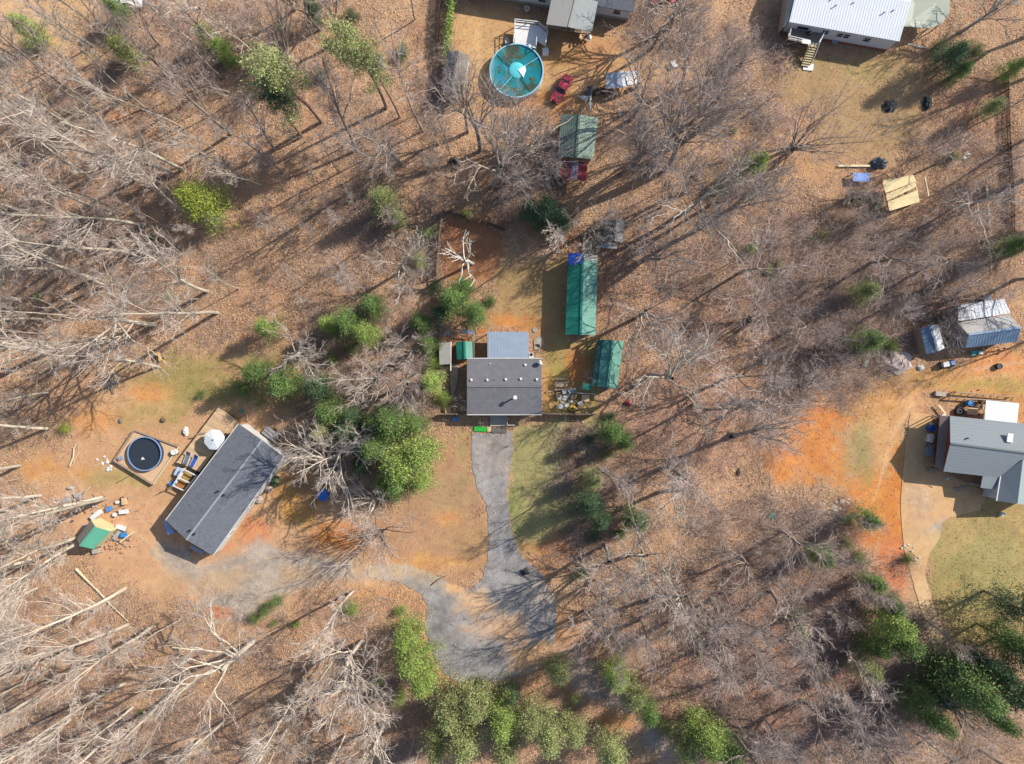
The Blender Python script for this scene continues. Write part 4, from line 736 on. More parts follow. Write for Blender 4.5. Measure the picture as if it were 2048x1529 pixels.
lean('side_roof', 'narrow dark green lean-to strip along the lower green shed', 'roof', [(1195, 680), (1205.5, 680), (1194, 773.5), (1183, 772)], [2.0, 2.3, 2.3, 2.0], mat('metal_green_dark', '335f58', .5, .8, .2), .8, post=True)
lean('side_roof', 'small square teal roof sheet below the narrow green lean-to strip', 'roof', [(1165, 767), (1182, 768), (1181, 781), (1164, 780)], [1.8, 1.8, 1.7, 1.7], M_gA)
root, b, W, Q = gable('old_grey_shed', 'small grey shed among tree crowns above the long green building', 'shed', [(1208, 440), (1206, 481), (1246.4, 484.7), (1250, 441.5)], [(1231, 439.7), (1228, 482)], 2.6, 3.3, mat('shingle_charcoal', '6f6a66', .9, 2, .2), M_gry, M_wood, .2, course=.4)
lean('shed_porch', 'grey porch roof on thin poles at the small grey shed', 'roof', [(1191.5, 495), (1208.5, 486), (1237, 488), (1233, 498)], [2.0, 2.2, 2.2, 2.0], M_gry)
root, b, W, Q = gable('green_garage', 'mossy green shingled garage standing below the red car', 'garage', [(1122, 229), (1116, 314), (1187, 319), (1196, 236)], [(1159, 229), (1152.5, 315.5)], 2.8, 3.7, M_gD, M_gE, M_wood, .3, course=.4)
rt = thing('striped_shelter', 'low shelter roofed in red, white and tan metal sheets below the mossy garage', 'shelter', P(1143, 340)); E0, E1, E2, E3 = P(1115, 319, 2.1), P(1176, 325, 2.3), P(1172, 362, 2.1), P(1110, 354, 1.9)
for (s0, s1, m_) in ((0, .13, M_gry), (.13, .34, M_red), (.34, .5, M_red2), (.5, .7, mat('metal_pale', 'a9a8b0', .5, 2, .25)), (.7, 1, M_red)):
    MB().slab([E0.lerp(E1, s0 + .004), E0.lerp(E1, s1 - .004), E3.lerp(E2, s1 - .004), E3.lerp(E2, s0 + .004)], .05).build('roof_sheet', m_, rt)
ribs(rt, [E0, E1, E2, E3], .35, M_red2, 'roof_ribs', .03, .03)
for q in (E0, E1, E2, E3): MB().bar((q.x, q.y, -.05), (q.x, q.y, q.z - .06), .1).build('post', M_wood, rt)
# collapsed canopy
cn = thing('torn_canopy', 'collapsed white canopy frame with torn cloth below the dark trailer box', 'canopy', P(1170, 208)); k = [P(1155, 192, 1.7), P(1183, 192, 1.7), P(1182, 222, 1.7), P(1163, 223, 1.7)]; m_ = P(1172, 203, 2.1)
for a in k: MB().bar((a.x, a.y, 0), a, .06).build('pole', M_white, cn); MB().bar(a, m_, .05).build('strut', M_gry, cn)
tri_sheet('cloth', M_tar, cn, [k[0], k[1], m_]); tri_sheet('cloth', M_white, cn, [k[1], k[2], P(1178, 205, 1.9)]); tri_sheet('cloth', M_gry, cn, [m_, P(1169, 206, 1.9), k[3], P(1166, 222, 1.6)])
root, W = lean('tarp_carport', 'grey tarp carport sagging under the tree east of the red car', 'carport', [(1212.4, 147), (1242, 143), (1275, 142.6), (1278, 167.5), (1246, 175), (1212.4, 178)], [1.8, 2.3, 1.9, 1.8, 2.2, 1.7], M_silv)
one('white_sheet', 'white tarpaulin patch lying on the grey tarp carport', 'tarp', MB().slab([P(1251, 153, 2.3), P(1273, 150, 2.05), P(1277, 167, 1.95), P(1256, 171, 2.25)], .05), M_white)
box_thing('trailer_box', 'black trailer box standing beside the grey tarp carport', 'box', 1179, 182, .8, 1.15, 1.1, -8, M_blk)
for i, (x, y, s) in enumerate(((1190, 184, .6), (1203, 180, .7), (1218, 184, .5), (1262, 178, .5))): heap('scrap_heap', ['dark scrap right beside the black trailer box', 'dark scrap heap two steps from the black trailer box', 'dark scrap under the near edge of the tarp carport', 'dark scrap under the far end of the tarp carport'][i], 'scrap', x, y, s, s * .6, .7, M_dwood, i + 9, .35)
car('parked_car', 'red saloon car parked between the round pool and the tarp carport', 'car', (1138.5, 152), (1108.5, 203.5), 1.5, M_red) if False else car('parked_car', 'red saloon car parked between the round teal pool and the tarp carport', 'car', (1138.5, 152), (1108.5, 203.5), 1.55, mat('car_red', 'c8424a', .25, .6, .04, coat=.6))
car('parked_car', 'white car cut by the top edge of the photo, in tan dirt', 'car', (284, 3), (216, 3), 1.7, mat('car_white', 'eeeeee', .25, .6, .03, coat=.6))
car('parked_car', 'red car at the top edge of the photo under bare twigs', 'car', (1350, -6), (1302, -1), 1.6, MATS['car_red'])
# teal pool, deck
def pool(label, px, py, r, h, zw, mw, mr, mwall, n=48):
    p = P(px, py, h); root = thing('pool', label, 'pool', (p.x, p.y, 0))
    MB().ring((p.x, p.y), r - .1, .1, -.03, h - .02, n).build('pool_wall', mwall, root); MB().ring((p.x, p.y), r - .12, .14, h - .02, h + .04, n).build('rim', mr, root)
    return root, p
M_rim = mat('pool_rim', '9fd0e0', .35, 1, .08); M_pw = mat('pool_wall', 'cfdde4', .5, 1, .06)
root, p = pool('big round above-ground pool under a teal cover, beside the white deck', 1033, 141.5, 3.62, 1.3, 1, None, M_rim, M_pw)
mcv = bpy.data.materials.new('pool_cover'); mcv.use_nodes = True; t_ = mcv.node_tree; bs = t_.nodes['Principled BSDF']; bs.inputs['Roughness'].default_value = .25; bs.inputs['Coat Weight'].default_value = .5
nz = t_.nodes.new('ShaderNodeTexNoise'); nz.inputs['Scale'].default_value = .5; nz.inputs['Detail'].default_value = 5; gg = t_.nodes.new('ShaderNodeNewGeometry'); t_.links.new(gg.outputs['Position'], nz.inputs['Vector']); cr = t_.nodes.new('ShaderNodeValToRGB'); t_.links.new(nz.outputs[0], cr.inputs[0]); t_.links.new(cr.outputs[0], bs.inputs['Base Color'])
cr.color_ramp.elements[0].position = .40; cr.color_ramp.elements[0].color = C('4a5238'); cr.color_ramp.elements[1].position = .62; cr.color_ramp.elements[1].color = C('1c86a4'); e_ = cr.color_ramp.elements.new(.5); e_.color = C('17807e')
mb = MB(); nr = 10; na = 48; mb.v.append((p.x, p.y, 1.04))
for j in range(1, nr + 1):
    for i in range(na): a = 2 * math.pi * i / na; rr = 3.5 * j / nr; mb.v.append((p.x + rr * math.cos(a), p.y + rr * math.sin(a), 1.0 + (.22 * (j / nr) ** 6) + .03 * math.sin(a * 9) * (j / nr) ** 2 + .04 * U(-.3, .3)))
for i in range(na): mb.f.append((0, 1 + i, 1 + (i + 1) % na))
for j in range(nr - 1):
    for i in range(na): mb.f.append((1 + j * na + i, 1 + (j + 1) * na + i, 1 + (j + 1) * na + (i + 1) % na, 1 + j * na + (i + 1) % na))
mb.build('cover', mcv, root, smooth=True)
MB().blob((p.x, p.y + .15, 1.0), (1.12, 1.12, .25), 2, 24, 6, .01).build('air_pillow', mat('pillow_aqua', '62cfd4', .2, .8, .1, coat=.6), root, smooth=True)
MB().slab([p + Vector((.2, .1, .02)), p + Vector((1.15, .75, -.06)), p + Vector((1.3, .1, -.1)), p + Vector((.95, -.9, -.13)), p + Vector((.5, -.3, .0))], .02).build('cover_glare', mat('glare_white', 'e4f4f4', .15, 1, .05), root)  # white sheet shaped and coloured as the sun's reflection on the wet cover
for i, (ax, ay) in enumerate(((608, 540), (1010, 560), (940, 905), (640, 870))):
    q = P(870 + ax / 4.876, ay / 4.876, 1.25); st = p + (q - p) * .3; st.z = 1.12; q.z = 1.22; MB().bar(st, q, .07, .06).build('cover_seam', M_blk if i % 2 == 0 else M_rim, root)
for i, (ax, ay, s) in enumerate(((760, 555, .28), (630, 650, .22), (940, 770, .34), (785, 870, .34), (745, 600, .2), (625, 700, .2))):
    q = P(870 + ax / 4.876, ay / 4.876, 1.1); MB().blob((q.x, q.y, 1.0), (s, s * .8, .08), i, 9, 4, .3).build('leaf_clump', mat('wet_leaves', '5c5a34', .9, 4, .3), root)
dk = thing('pool_deck', 'white raised deck with railings joining the teal pool', 'deck', P(1060, 72)); dp = [(1030, 46), (1075, 51), (1095, 66), (1091, 92), (1073, 82), (1072, 97), (1026, 86)]
MB().slab([P(x, y, 1.3) for x, y in dp], .1).build('deck_floor', M_white, dk)
for x, y in dp: q = P(x, y, 1.2); MB().bar((q.x, q.y, -.02), q, .1).build('post', M_white, dk)
rail_fence('', [(1029.5, 84), (1030, 46), (1075, 51), (1095, 66), (1091, 92)], 1.0, M_white, 1.3, dk, .09, 1.5); rail_fence('', [(1073, 80), (1072, 97)], 1.0, M_white, 1.3, dk, .09, 1.5)
for i in range(4): q = P(1086 - i * .8, 79 - i * 1.2 + 3, 1.1 - i * .28); MB().box(q, (.9, .28, .05), -.3).build('step', M_white, dk)
box_thing('pump_box', 'white pump box with a dark opening below the deck stairs', 'pump', 1091, 102, .8, .75, .8, 5, M_white)
chair('white garden chair between the teal pool and the white deck', 1014, 84, 30, M_white)
# small shed left of the pool
root, b, W, Q = gable('storage_shed', 'narrow grey shed with dark west slope, beside the teal pool', 'shed', [(894, 103), (882, 176), (925, 187), (938, 112)], [(915, 102), (903.5, 183)], 2.3, 2.9, mat('shingle_dark', '4a5058', .85, 2, .15), mat('shingle_brown', '8d857d', .9, 3, .12), M_white, .12, course=.4)
lean('shed_porch', 'weathered plank porch roof on the south end of the narrow grey shed', 'roof', [(900, 185), (924, 189), (923, 201), (899, 195)], [2.3, 2.3, 2.2, 2.2], M_wood)
# ---- house at the top edge
bl0, bl1 = P(930, -11), P(1256, 42.5); u = (bl1 - bl0).normalized(); v = Vector((-u.y, u.x, 0)); v = v if v.y > 0 else -v; th = thing('manufactured_house', 'long white house with pale grey shingle roof at the top edge', 'house', (bl0 + bl1) / 2); z = Vector((0, 0, 1)); dp_ = 8.0
a, b = bl0, bl1; c, d = bl1 + v * dp_, bl0 + v * dp_; mid0, mid1 = a + v * dp_ / 2, b + v * dp_ / 2
MB().add([a, b, c, d, a + z * 3, b + z * 3, c + z * 3, d + z * 3, mid0 + z * 4.2, mid1 + z * 4.2], [(0, 1, 5, 4), (1, 2, 6, 9, 5), (2, 3, 7, 6), (3, 0, 4, 8, 7)]).build('wall', M_vinyl, th)
MB().slab([a - v * .3 - u * .3 + z * 2.98, b - v * .3 + u * .3 + z * 2.98, mid1 + u * .3 + z * 4.3, mid0 - u * .3 + z * 4.3], .12).build('roof_slope', M_shl, th); MB().slab([d + v * .3 - u * .3 + z * 2.98, c + v * .3 + u * .3 + z * 2.98, mid1 + u * .3 + z * 4.3, mid0 - u * .3 + z * 4.3], .12).build('roof_slope', M_shl, th)
MB().bar(a - v * .04 + z * .3, b - v * .04 + z * .3, .05, .6).build('skirting', M_gry, th); MB().bar(mid0 + z * 4.33, mid1 + z * 4.33, .25, .06).build('ridge_cap', M_shl, th)
for t in (.2, .47, .92): window(th, a, b, t, 1.0, 1.3, 2.4, -v)
rt, b4, W, Q = gable('covered_porch', 'grey gabled porch roof over a wooden deck, top edge house', 'porch', [(1104, -8), (1092.5, 49), (1184, 63.5), (1196, 4)], [(1154, -10), (1137.5, 55)], 3.5, 4.1, mat('shingle_pale', 'a3a098', .9, 3, .08), mat('shingle_pale2', '9aa09c', .9, 3, .1), M_wood, .1, course=.45)
for o in list(rt.children):
    if o.name.startswith('wall'): bpy.data.objects.remove(o)
MB().slab([P(1096, 20, 1.2), P(1094, 56, 1.2), P(1181, 69, 1.2), P(1188, 30, 1.2)], .12).build('deck_floor', M_wood, rt); rail_fence('', [(1094, 56), (1137, 62), (1160, 66)], .95, M_wood, 1.2, rt, .09, 1.6)
for x, y in ((1094, 53), (1137, 60), (1181, 67)): MB().bar(P(x, y, 0), P(x, y, 3.6), .14).build('post', M_wood, rt)
for i in range(5): MB().bar(P(1162 + 3.6 * i, 69 + i * 1.6, 1.1 - i * .22), P(1160 + 3.6 * i, 77 + i * 1.6, 1.1 - i * .22), .26, .05).build('step', M_deck, rt)
heap('white_bundle', 'white bundle lying at the foot of the porch stairs', 'bundle', 1178, 73, .35, .5, .6, M_white, 4, .2)
p = P(1054.5, 17.5, .7); q = thing('heat_pump', 'white octagonal outdoor unit in the shade of the top edge house', 'heat pump', (p.x, p.y, 0)); MB().cyl((p.x, p.y), .36, 0, .7, 8).build('casing', M_gry, q); MB().ring((p.x, p.y), .26, .12, .7, .78, 8).build('top_ring', M_white, q)
board_fence('dark wooden fence running down behind the climbing hedge strip', [(884, -10), (878, 45), (876, 105)], 1.6, M_dwood)
hb = MB()
for i in range(2600):
    t = R(); x = 905 - 14 * t + random.gauss(0, 3.2); y = -10 + 130 * t; p = P(x, y, 1.2); hgt = U(.1, 2.3)
    dd = rvec(.16) + Vector((0, 0, .08)); s_ = dd.cross(rvec(1)).normalized() * .06; q = Vector((p.x + random.gauss(0, .12), p.y, hgt)); hb.add([q - s_, q + s_, q + dd], [(0, 1, 2)])
one('hedge', 'narrow yellow-green climbing hedge along the yard fence by the top edge', 'hedge', hb, FOL['bright'])
# ---- white metal house, top right
bw = [P(1562, 66), P(1771, 103)]; u = (bw[1] - bw[0]).normalized(); v = Vector((-u.y, u.x, 0)); v = v if v.y > 0 else -v
root = thing('white_house', 'white house with long white ribbed metal roof and brick footing', 'house', (bw[0] + bw[1]) / 2); a, b = bw; c, d = b + v * 9, a + v * 9; m0, m1 = a + v * 4.5, b + v * 4.5; e = -v * .15
MB().add([a, b, c, d, a + z * 3.1, b + z * 3.1, c + z * 3.1, d + z * 3.1, m0 + z * 4.2, m1 + z * 4.2], [(0, 1, 5, 4), (1, 2, 6, 9, 5), (2, 3, 7, 6), (3, 0, 4, 8, 7)]).build('wall', M_vinyl, root)
sl = [a + e - u * .1 + z * 3.15, b + e + u * .2 + z * 3.15, m1 + u * .2 + z * 4.35, m0 - u * .1 + z * 4.35]; MB().slab(sl, .08).build('roof_slope', M_wmet, root); ribs(root, sl, .36, mat('metal_rib', 'eceeee', .4, 1, .05), 'roof_ribs', .05, .025)
s2 = [d - e - u * .1 + z * 3.15, c - e + u * .2 + z * 3.15, sl[2], sl[3]]; MB().slab(s2, .08).build('roof_slope', M_wmet, root); ribs(root, s2, .36, MATS['metal_rib'], 'roof_ribs', .05, .025)
MB().bar(a - v * .05 + z * .22, b - v * .05 + z * .22, .06, .5).build('brick_footing', M_brk, root)
for t, w_ in ((.15, 1.6), (.36, .9), (.5, .8), (.56, .8), (.75, .9)): window(root, a, b, t, w_, 1.5 if w_ < 1.5 else .9, 2.5, -v)
for x, y in ((1670, 13), (1705, 8), (1767, 27), (1785, 23), (1661, 1)): vent(root, P(x, y, 3.9), .09, .2, M_blk)
lean('side_roof', 'grey side roof strip along the west wall of the white house', 'roof', [(1578, -20), (1590, -20), (1577, 44), (1567, 56)], [2.7, 3.0, 3.0, 2.7], M_gry, wall=M_wood)
dk = thing('wooden_deck', 'raised grey wooden deck at the white house with a long stair', 'deck', P(1608, 72)); dq = [(1579, 52), (1648, 63), (1633, 92), (1574, 79)]; DZ = 1.6
D4 = [P(x, y, DZ) for x, y in dq]; n_ = 22
for i in range(n_):
    s0, s1 = i / n_ + .002, (i + 1) / n_ - .002; MB().slab([D4[0].lerp(D4[1], s0), D4[0].lerp(D4[1], s1), D4[3].lerp(D4[2], s1), D4[3].lerp(D4[2], s0)], .06).build('deck_board', mat('deck_grey', '8b8078', .85, 3, .15, island=.1), dk)
for q in D4: MB().bar((q.x, q.y, -.02), (q.x, q.y, DZ - .05), .14).build('post', M_wood, dk)
rail_fence('', [(1579, 54), (1574, 79), (1614, 88)], .95, M_white, DZ, dk, .08, 1.6); rail_fence('', [(1634, 91), (1647, 65)], .95, M_white, DZ, dk, .08, 1.6)
s0, s1 = P(1625, 92, DZ), P(1611, 130, .25)
for i in range(9): q = s0.lerp(s1, i / 8); MB().box(q, (1.15, .3, .05), -.15).build('stair_tread', M_ply, dk)
for sx in (-.6, .6): MB().bar(s0 + Vector((sx, 0, 0)), s1 + Vector((sx, 0, 0)), .06, .25).build('stringer', M_dwood, dk); MB().bar(s0 + Vector((sx, 0, .9)), s1 + Vector((sx, 0, .9)), .08).build('handrail', M_white if sx > 0 else M_wood, dk)
one('landing_slab', 'white concrete slab at the foot of the long deck stair', 'slab', MB().slab([P(1607, 128, .08), P(1628, 128, .08), P(1626, 142, .08), P(1606, 140, .08)], .12), M_white)
chair('dark garden chair on the raised grey deck of the white house', 1617, 67, 200, M_blk, DZ); plank('white board lying on the raised deck railing', (1604, 83), (1621, 86), .5, .1, DZ + 1.0, M_white, 'board', 'board')
table('round blue-topped table in the shade below the white house windows', 1670, 83, .75, .75, 0, M_corr, .6, 0, True, name='round_table')
root, W = lean('membrane_carport', 'translucent grey-green carport sheet beside the white house', 'carport', [(1817, -14), (1901, -14), (1898, 30), (1880, 50), (1858, 57), (1806, 53)], [2.6, 2.6, 2.4, 2.3, 2.3, 2.5], mat('membrane', '87907c', .4, .6, .12), pm=M_gry)
plank('pale beam lying on trestles in the shade east of the white house', (1815, 89), (1853, 97), .18, .15, .6, M_gry, 'beam', 'beam')
# ---- right-hand clutter
plank('long pale timber above the blue tarp on the far lawn', (1677, 332), (1741, 332), .28, .12, .2)
heap('covered_heap', 'dark grey tarp heap beside the long pale timber', 'heap', 1762, 326, 1.0, .75, 1.2, mat('dark_tarp', '5a646c', .35, 1, .3, bump=.7), 5, .3)
root, W = lean('blue_canopy', 'pale blue tarp on a low frame under the long pale timber', 'canopy', [(1706, 346), (1741, 347), (1739, 364), (1706, 363)], [.9, .9, .8, .8], mat('tarp_pale_blue', '7f9cd8', .4, .8, .12, bump=.4))
root = thing('plywood_shelter', 'unfinished shelter roofed with three plywood sheets among bare trees', 'shelter', P(1805, 385)); ZP = 2.3
for qd in (((1765, 362), (1826, 350), (1833, 363), (1771, 386)), ((1771.8, 390), (1829, 365.5), (1833, 374), (1774, 402)), ((1775.2, 405), (1835.3, 380), (1839, 404), (1779, 422.6))): MB().slab([P(x, y, ZP + .1 * i_) for i_, (x, y) in enumerate(qd)], .05).build('plywood_sheet', M_ply, root)
for x, y in ((1767, 364), (1826, 353), (1838, 402), (1781, 420)): MB().bar(P(x, y, 0), P(x, y, ZP), .12).build('post', M_lum, root)
for s_ in (((1768, 366), (1781, 420)), ((1827, 354), (1838, 402)), ((1781, 420), (1838, 402))): MB().bar(P(*s_[0], ZP - .1), P(*s_[1], ZP - .1), .1, .15).build('beam', M_lum, root)
MB().bar(P(1781, 419, .8), P(1837, 402, .8), .06, 1.6).build('wall', M_ply, root)
plank('upright pale timber frame edge east of the plywood shelter', (1849.5, 355), (1857, 393), .16, .2, 1.5)
board_fence('long dark fence line running down the far east woods', [(2006, 150), (2012, 300), (2018, 400), (2020, 470)], 1.1, M_dwood)
log('long thin pale pole lying parallel to the dark fence line', [(1976, 411), (1980, 480), (1983, 545)], .09); plank('short tan post lying above the long thin pale pole', (1972.6, 372), (1975.5, 395), .25, .2, .2)
rocks('scrap_pieces', 'white scraps beside a little green shrub in the east woods', [(1924, 306), (1932, 311)], 5, .25, M_white, 5, 'scrap', .3)
rocks('rubble_pile', 'white and cream rubble row in the brush above the blue-grey shed', [(1806, 622), (1830, 617), (1856, 631)], 26, .32, mat('rubble_pale', 'ddd0bc', .9, 2, .2, island=.3), 6, 'rubble', .5)
rocks('stone_pile', 'pale stones scattered in brush west of the silver roof', [(1860, 572), (1872, 578)], 9, .35, M_rock, 7, 'stones', .5)
root, b, W, Q = gable('grey_house', 'grey house with ribbed blue-grey roof and west wall windows', 'house', [(1931, 696.5), (2034.7, 683.8), (2018.7, 629.6), (1915, 645.6)], [(1937, 669.5), (2042, 655)], 2.8, 4.2, mat('metal_slate_blue', '8298ac', .4, .7, .06, metal=.15), mat('metal_galv', 'bcb9b4', .5, 1.2, .15), M_wall, .15, rib=.4)
wl = (b[0] - b[3]).normalized(); outw = Vector((wl.y, -wl.x, 0)); outw = outw if outw.x < 0 else -outw
window(root, b[3], b[0], .45, 1.0, 1.3, 2.4, outw); window(root, b[3], b[0], .82, .9, 1.0, 1.9, outw)
ribs(root, [Vector((b[3].x, b[3].y, .3)) + outw * .02, Vector((b[3].x, b[3].y, 2.5)) + outw * .02, Vector((b[0].x, b[0].y, 2.5)) + outw * .02, Vector((b[0].x, b[0].y, .3)) + outw * .02], .25, M_wall, 'siding_boards', .02, .02)
lean('back_roof', 'patched silver roof sheets behind the grey house', 'roof', [(1916, 610), (2008, 598), (2021, 627), (1917, 643)], [2.2, 2.2, 2.7, 2.7], M_silv, .5, wall=M_wood)
gable('blue_grey_shed', 'small shed with blue-grey and pale slopes beside the grey house', 'shed', [(1840.8, 657), (1852.8, 709.3), (1889, 696.5), (1876.8, 649)], [(1860, 652), (1876, 703)], 2.3, 2.8, mat('metal_blue_dull', '73889c', .5, .8, .1), mat('metal_whitish', 'd0d0d2', .5, 1.2, .12), M_wood, .1, rib=.45)
heap('weed_patch_cover', 'grey brushy heap piled west of the small blue-grey shed', 'brush heap', 1800, 725, 2.0, 1.5, 1.1, M_twg, 8, .3)
box_thing('grey_tank', 'dark grey tank lid on the slope above the silver roof', 'tank', 1975, 596, .9, .8, .7, 8, mat('slate_box', '7a8492', .6, 1, .1))
ct = thing('utility_cart', 'small utility cart loaded with white and blue boxes below the grey house', 'cart', P(1897, 729)); 
q = P(1897, 729, .5); MB().box((q.x, q.y, .35), (1.9, .8, .1), .2).build('bed', M_blk, ct)
for x in (-.7, .7):
    for y in (-.45, .45): MB().tube([(q.x + x, q.y + y - .05 + x * .2, .22), (q.x + x, q.y + y + .05 + x * .2, .22)], .22, 10).build('wheel', M_blk, ct)
box_thing('packing_box', 'white box on the utility cart', 'box', 1893, 729, .75, .6, .5, 12, M_white, z=.42); box_thing('packing_box', 'smaller pale blue box on the far end of the utility cart', 'box', 1907, 726, .5, .5, .4, 12, mat('box_blue', '9fb4e0', .6, 1, .05), z=.42)
barrel('black rubber tub alone on orange earth below the grey house', 1999.5, 733, .42, .45, M_blk, name='rubber_tub', cat='tub')
plank('grey ramp board standing at the edge of the east yard', (1735, 720), (1729, 733), .5, .12, .3, M_gry, 'ramp_board', 'board')
heap('white_bundle', 'white-green bundle at the west end of the grass by the blue-grey shed', 'bundle', 1842, 736, .5, .4, .35, mat('pale_green', 'c4d0c0', .8, 1, .1), 12, .25); heap('white_bundle', 'pale bundle between ramp board and grey brushy heap', 'bundle', 1763, 731, .4, .35, .4, M_gry, 13, .25)
rt = thing('scrap_bench', 'teal and grey scrap machine under the south eave of the grey house', 'machine', P(1955, 706)); q = P(1955, 706, .5)
MB().box((q.x, q.y, .5), (1.6, .6, .08), .1).build('bench_top', M_teal, rt)
for x in (-.6, .6): MB().bar((q.x + x, q.y, 0), (q.x + x, q.y, .5), .1).build('leg', M_gry, rt)
MB().box((q.x + .3, q.y, .68), (.5, .35, .3)).build('motor', M_white, rt)
# ---- right-hand grey roof house
ze, zr = 3.0, 4.5; rh = thing('ranch_house', 'large house with smooth blue-grey roof and brown side porch at the east edge', 'house', P(2000, 900, 0))
A0, A1, A2, A3 = P(1900, 832, ze), P(2150, 859, ze), P(2150, 919, zr), P(1901, 887.5, zr); B0, B1 = P(1887, 943.5, ze), P(2150, 973, ze)
MB().slab([A0, A1, A2, A3], .14).build('roof_slope', M_shb, rh); MB().slab([B0, B1, A2, A3], .14).build('roof_slope', M_shb, rh); ribs(rh, [A0, A1, A2, A3], .45, M_shb, 'shingle_courses', .1, .006, True); ribs(rh, [B0, B1, A2, A3], .45, M_shb, 'shingle_courses', .1, .006, True)
MB().bar(A3 + z * .04, A2 + z * .04, .22, .08).build('ridge_cap', mat('ridge_dark', '66706e', .9, 2, .1), rh)
W0, W1, W2, W3 = P(1905, 836, ze), P(2150, 863, ze), P(2150, 968, ze), P(1893, 940, ze); MB().add([(q.x, q.y, zz) for zz in (-.03, 2.9) for q in (W0, W1, W2, W3)], [(0, 1, 5, 4), (1, 2, 6, 5), (2, 3, 7, 6), (3, 0, 4, 7)]).build('wall', M_brk, rh)
MB().slab([P(1966, 951, 3.02), P(2004, 955.5, 3.02), P(1987, 979, 2.7), P(1961, 976, 2.7)], .1).build('entry_roof', M_shb, rh)
g0, g1, g2, g3 = P(2000, 953, 3.05), P(1992, 1002, 3.05), P(2035, 1008, 4.3), P(2046, 920, 4.3); MB().slab([g0, g1, g2, g3], .14).build('wing_roof', M_shb, rh); MB().slab([g3, g2, P(2082, 1014, 3.05), P(2090, 960, 3.05)], .14).build('wing_roof', mat('shingle_bluelight', '97a3a0', .9, 3, .08), rh)
q = [P(1998, 950, 3), P(1996, 999, 3), P(2078, 1009, 3), P(2080, 960, 3)]; MB().add([(x.x, x.y, zz) for zz in (-.03, 2.9) for x in q], [(0, 1, 5, 4), (1, 2, 6, 5), (2, 3, 7, 6), (3, 0, 4, 7)]).build('wing_wall', M_vinyl, rh)
MB().bar(g0 + z * .05, g1 + z * .05, .12, .14).build('gutter', M_white, rh)
for x, y in ((1962, 975), (1986, 977)): MB().bar(P(x, y, 0), P(x, y, 2.7), .14).build('porch_post', M_white, rh)
for (a_, b_) in (((1939, 967), (1960, 972)), ((1964, 990), (1990, 996))): MB().bar(P(*a_, .9), P(*b_, .9), .09).build('porch_rail', M_white, rh)
q = P(2018.6, 876, 4.15); MB().box((q.x, q.y, q.z + .1), (.75, 1.15, .16), -.1).build('skylight', M_white, rh); vent(rh, P(1934, 877, 4.2), .12, .2, M_blk)
root, W = lean('side_porch', 'brown ribbed porch roof on the west end of the large blue-grey roofed house', 'porch', [(1880, 832.6), (1899, 832), (1886, 939.5), (1870.5, 934.6)], [2.6, 2.95, 2.95, 2.6], M_brn, .45, along=True)
root, W = lean('white_carport', 'white ribbed metal carport roof behind the large blue-grey roofed house', 'carport', [(1972.5, 801), (2038, 807), (2034, 847), (1969, 840.5)], [2.5, 2.5, 2.6, 2.6], M_wmet, .35, MATS['metal_rib'])
lf = thing('timber_trestle', 'long ladder-like timber frame behind the white carport roof', 'frame', P(1960, 792))
a0, a1, b0, b1 = P(1912, 784.5, .7), P(2027, 794.5, .7), P(1898, 795, .7), P(2020, 803, .7)
MB().bar(a0, a1, .14, .2).build('side_beam', M_wood, lf); MB().bar(b0, b1, .14, .2).build('side_beam', M_wood, lf)
for i in range(9): s_ = i / 8; MB().bar(b0.lerp(b1, s_), a0.lerp(a1, min(1, s_)), .09, .12).build('rung', M_dwood, lf)
for q in (a0, a1, b0, b1): MB().bar((q.x, q.y, 0), q, .12).build('leg', M_dwood, lf)
box_thing('white_crate', 'low white crate at the west end of the ladder-like timber frame', 'crate', 1882, 788, 1.3, .6, .4, -5, M_white, M_conc)
barrel('bright blue barrel beside the white carport roof', 1942, 807, .42, .9, M_blu)
table('brown square table between blue barrel and the house roof', 1945, 823, 1.35, .95, -5, M_deck, .7)
p = P(1921.5, 823, .5); q = thing('fire_pit_ring', 'dark round ring of chairs frame beside the brown square table', 'fire ring', (p.x, p.y, 0)); MB().ring((p.x, p.y), .42, .14, -.02, .5, 20).build('ring', M_blk, q); MB().ring((p.x, p.y), .15, .2, .3, .42, 12).build('bowl', M_gry, q)
chair('dark chair between white carport roof and brown square table', 1962, 805, 100, M_dwood); chair('grey chair touching the west edge of the white carport', 1964, 815, 80, M_gry)
plank('pale plank leaning at the north-west corner of the brown porch', (1877, 810), (1891, 828), .25, .08, .5); plank('short white plank beside the pale leaning plank', (1880, 830), (1892, 830), .2, .08, .2, M_white)
barrel('dark blue barrel under the edge of the brown side porch', 1865.6, 857, .45, .9, mat('barrel_navy', '2858a8', .4, 1, .1)); barrel('small white pail above the dark blue barrel', 1864, 848, .18, .4, M_white, name='pail', cat='pail')
box_thing('white_crate', 'white freezer chest along the brown side porch', 'chest', 1863, 877, .5, 1.1, .8, -12, M_white); box_thing('grey_crate', 'grey cabinet below the white freezer chest', 'cabinet', 1859.7, 904, .7, 1.2, .8, -6, mat('cabinet_grey', '8d8d98', .7, 1, .1)); chair('grey chair between freezer chest and grey cabinet', 1860, 890, 130, M_gry)
table('small table set at the south corner of the brown side porch', 1866, 942, 1.1, .5, -10, M_wood, .7)
barrel('white bucket standing alone on the lawn below the east house', 2006.4, 1029, .28, .45, M_white, name='bucket', cat='bucket'); heap('garden_lamp', 'small white garden ornament in the dark bed of the east house', 'ornament', 1896, 957, .14, .25, .4, M_white, 3, .1)
rocks('stone_border', 'pale stones edging the round bed of the east house', [(1908, 977), (1922, 979), (1938, 972)], 14, .24, M_rock, 15, 'stones', .12)
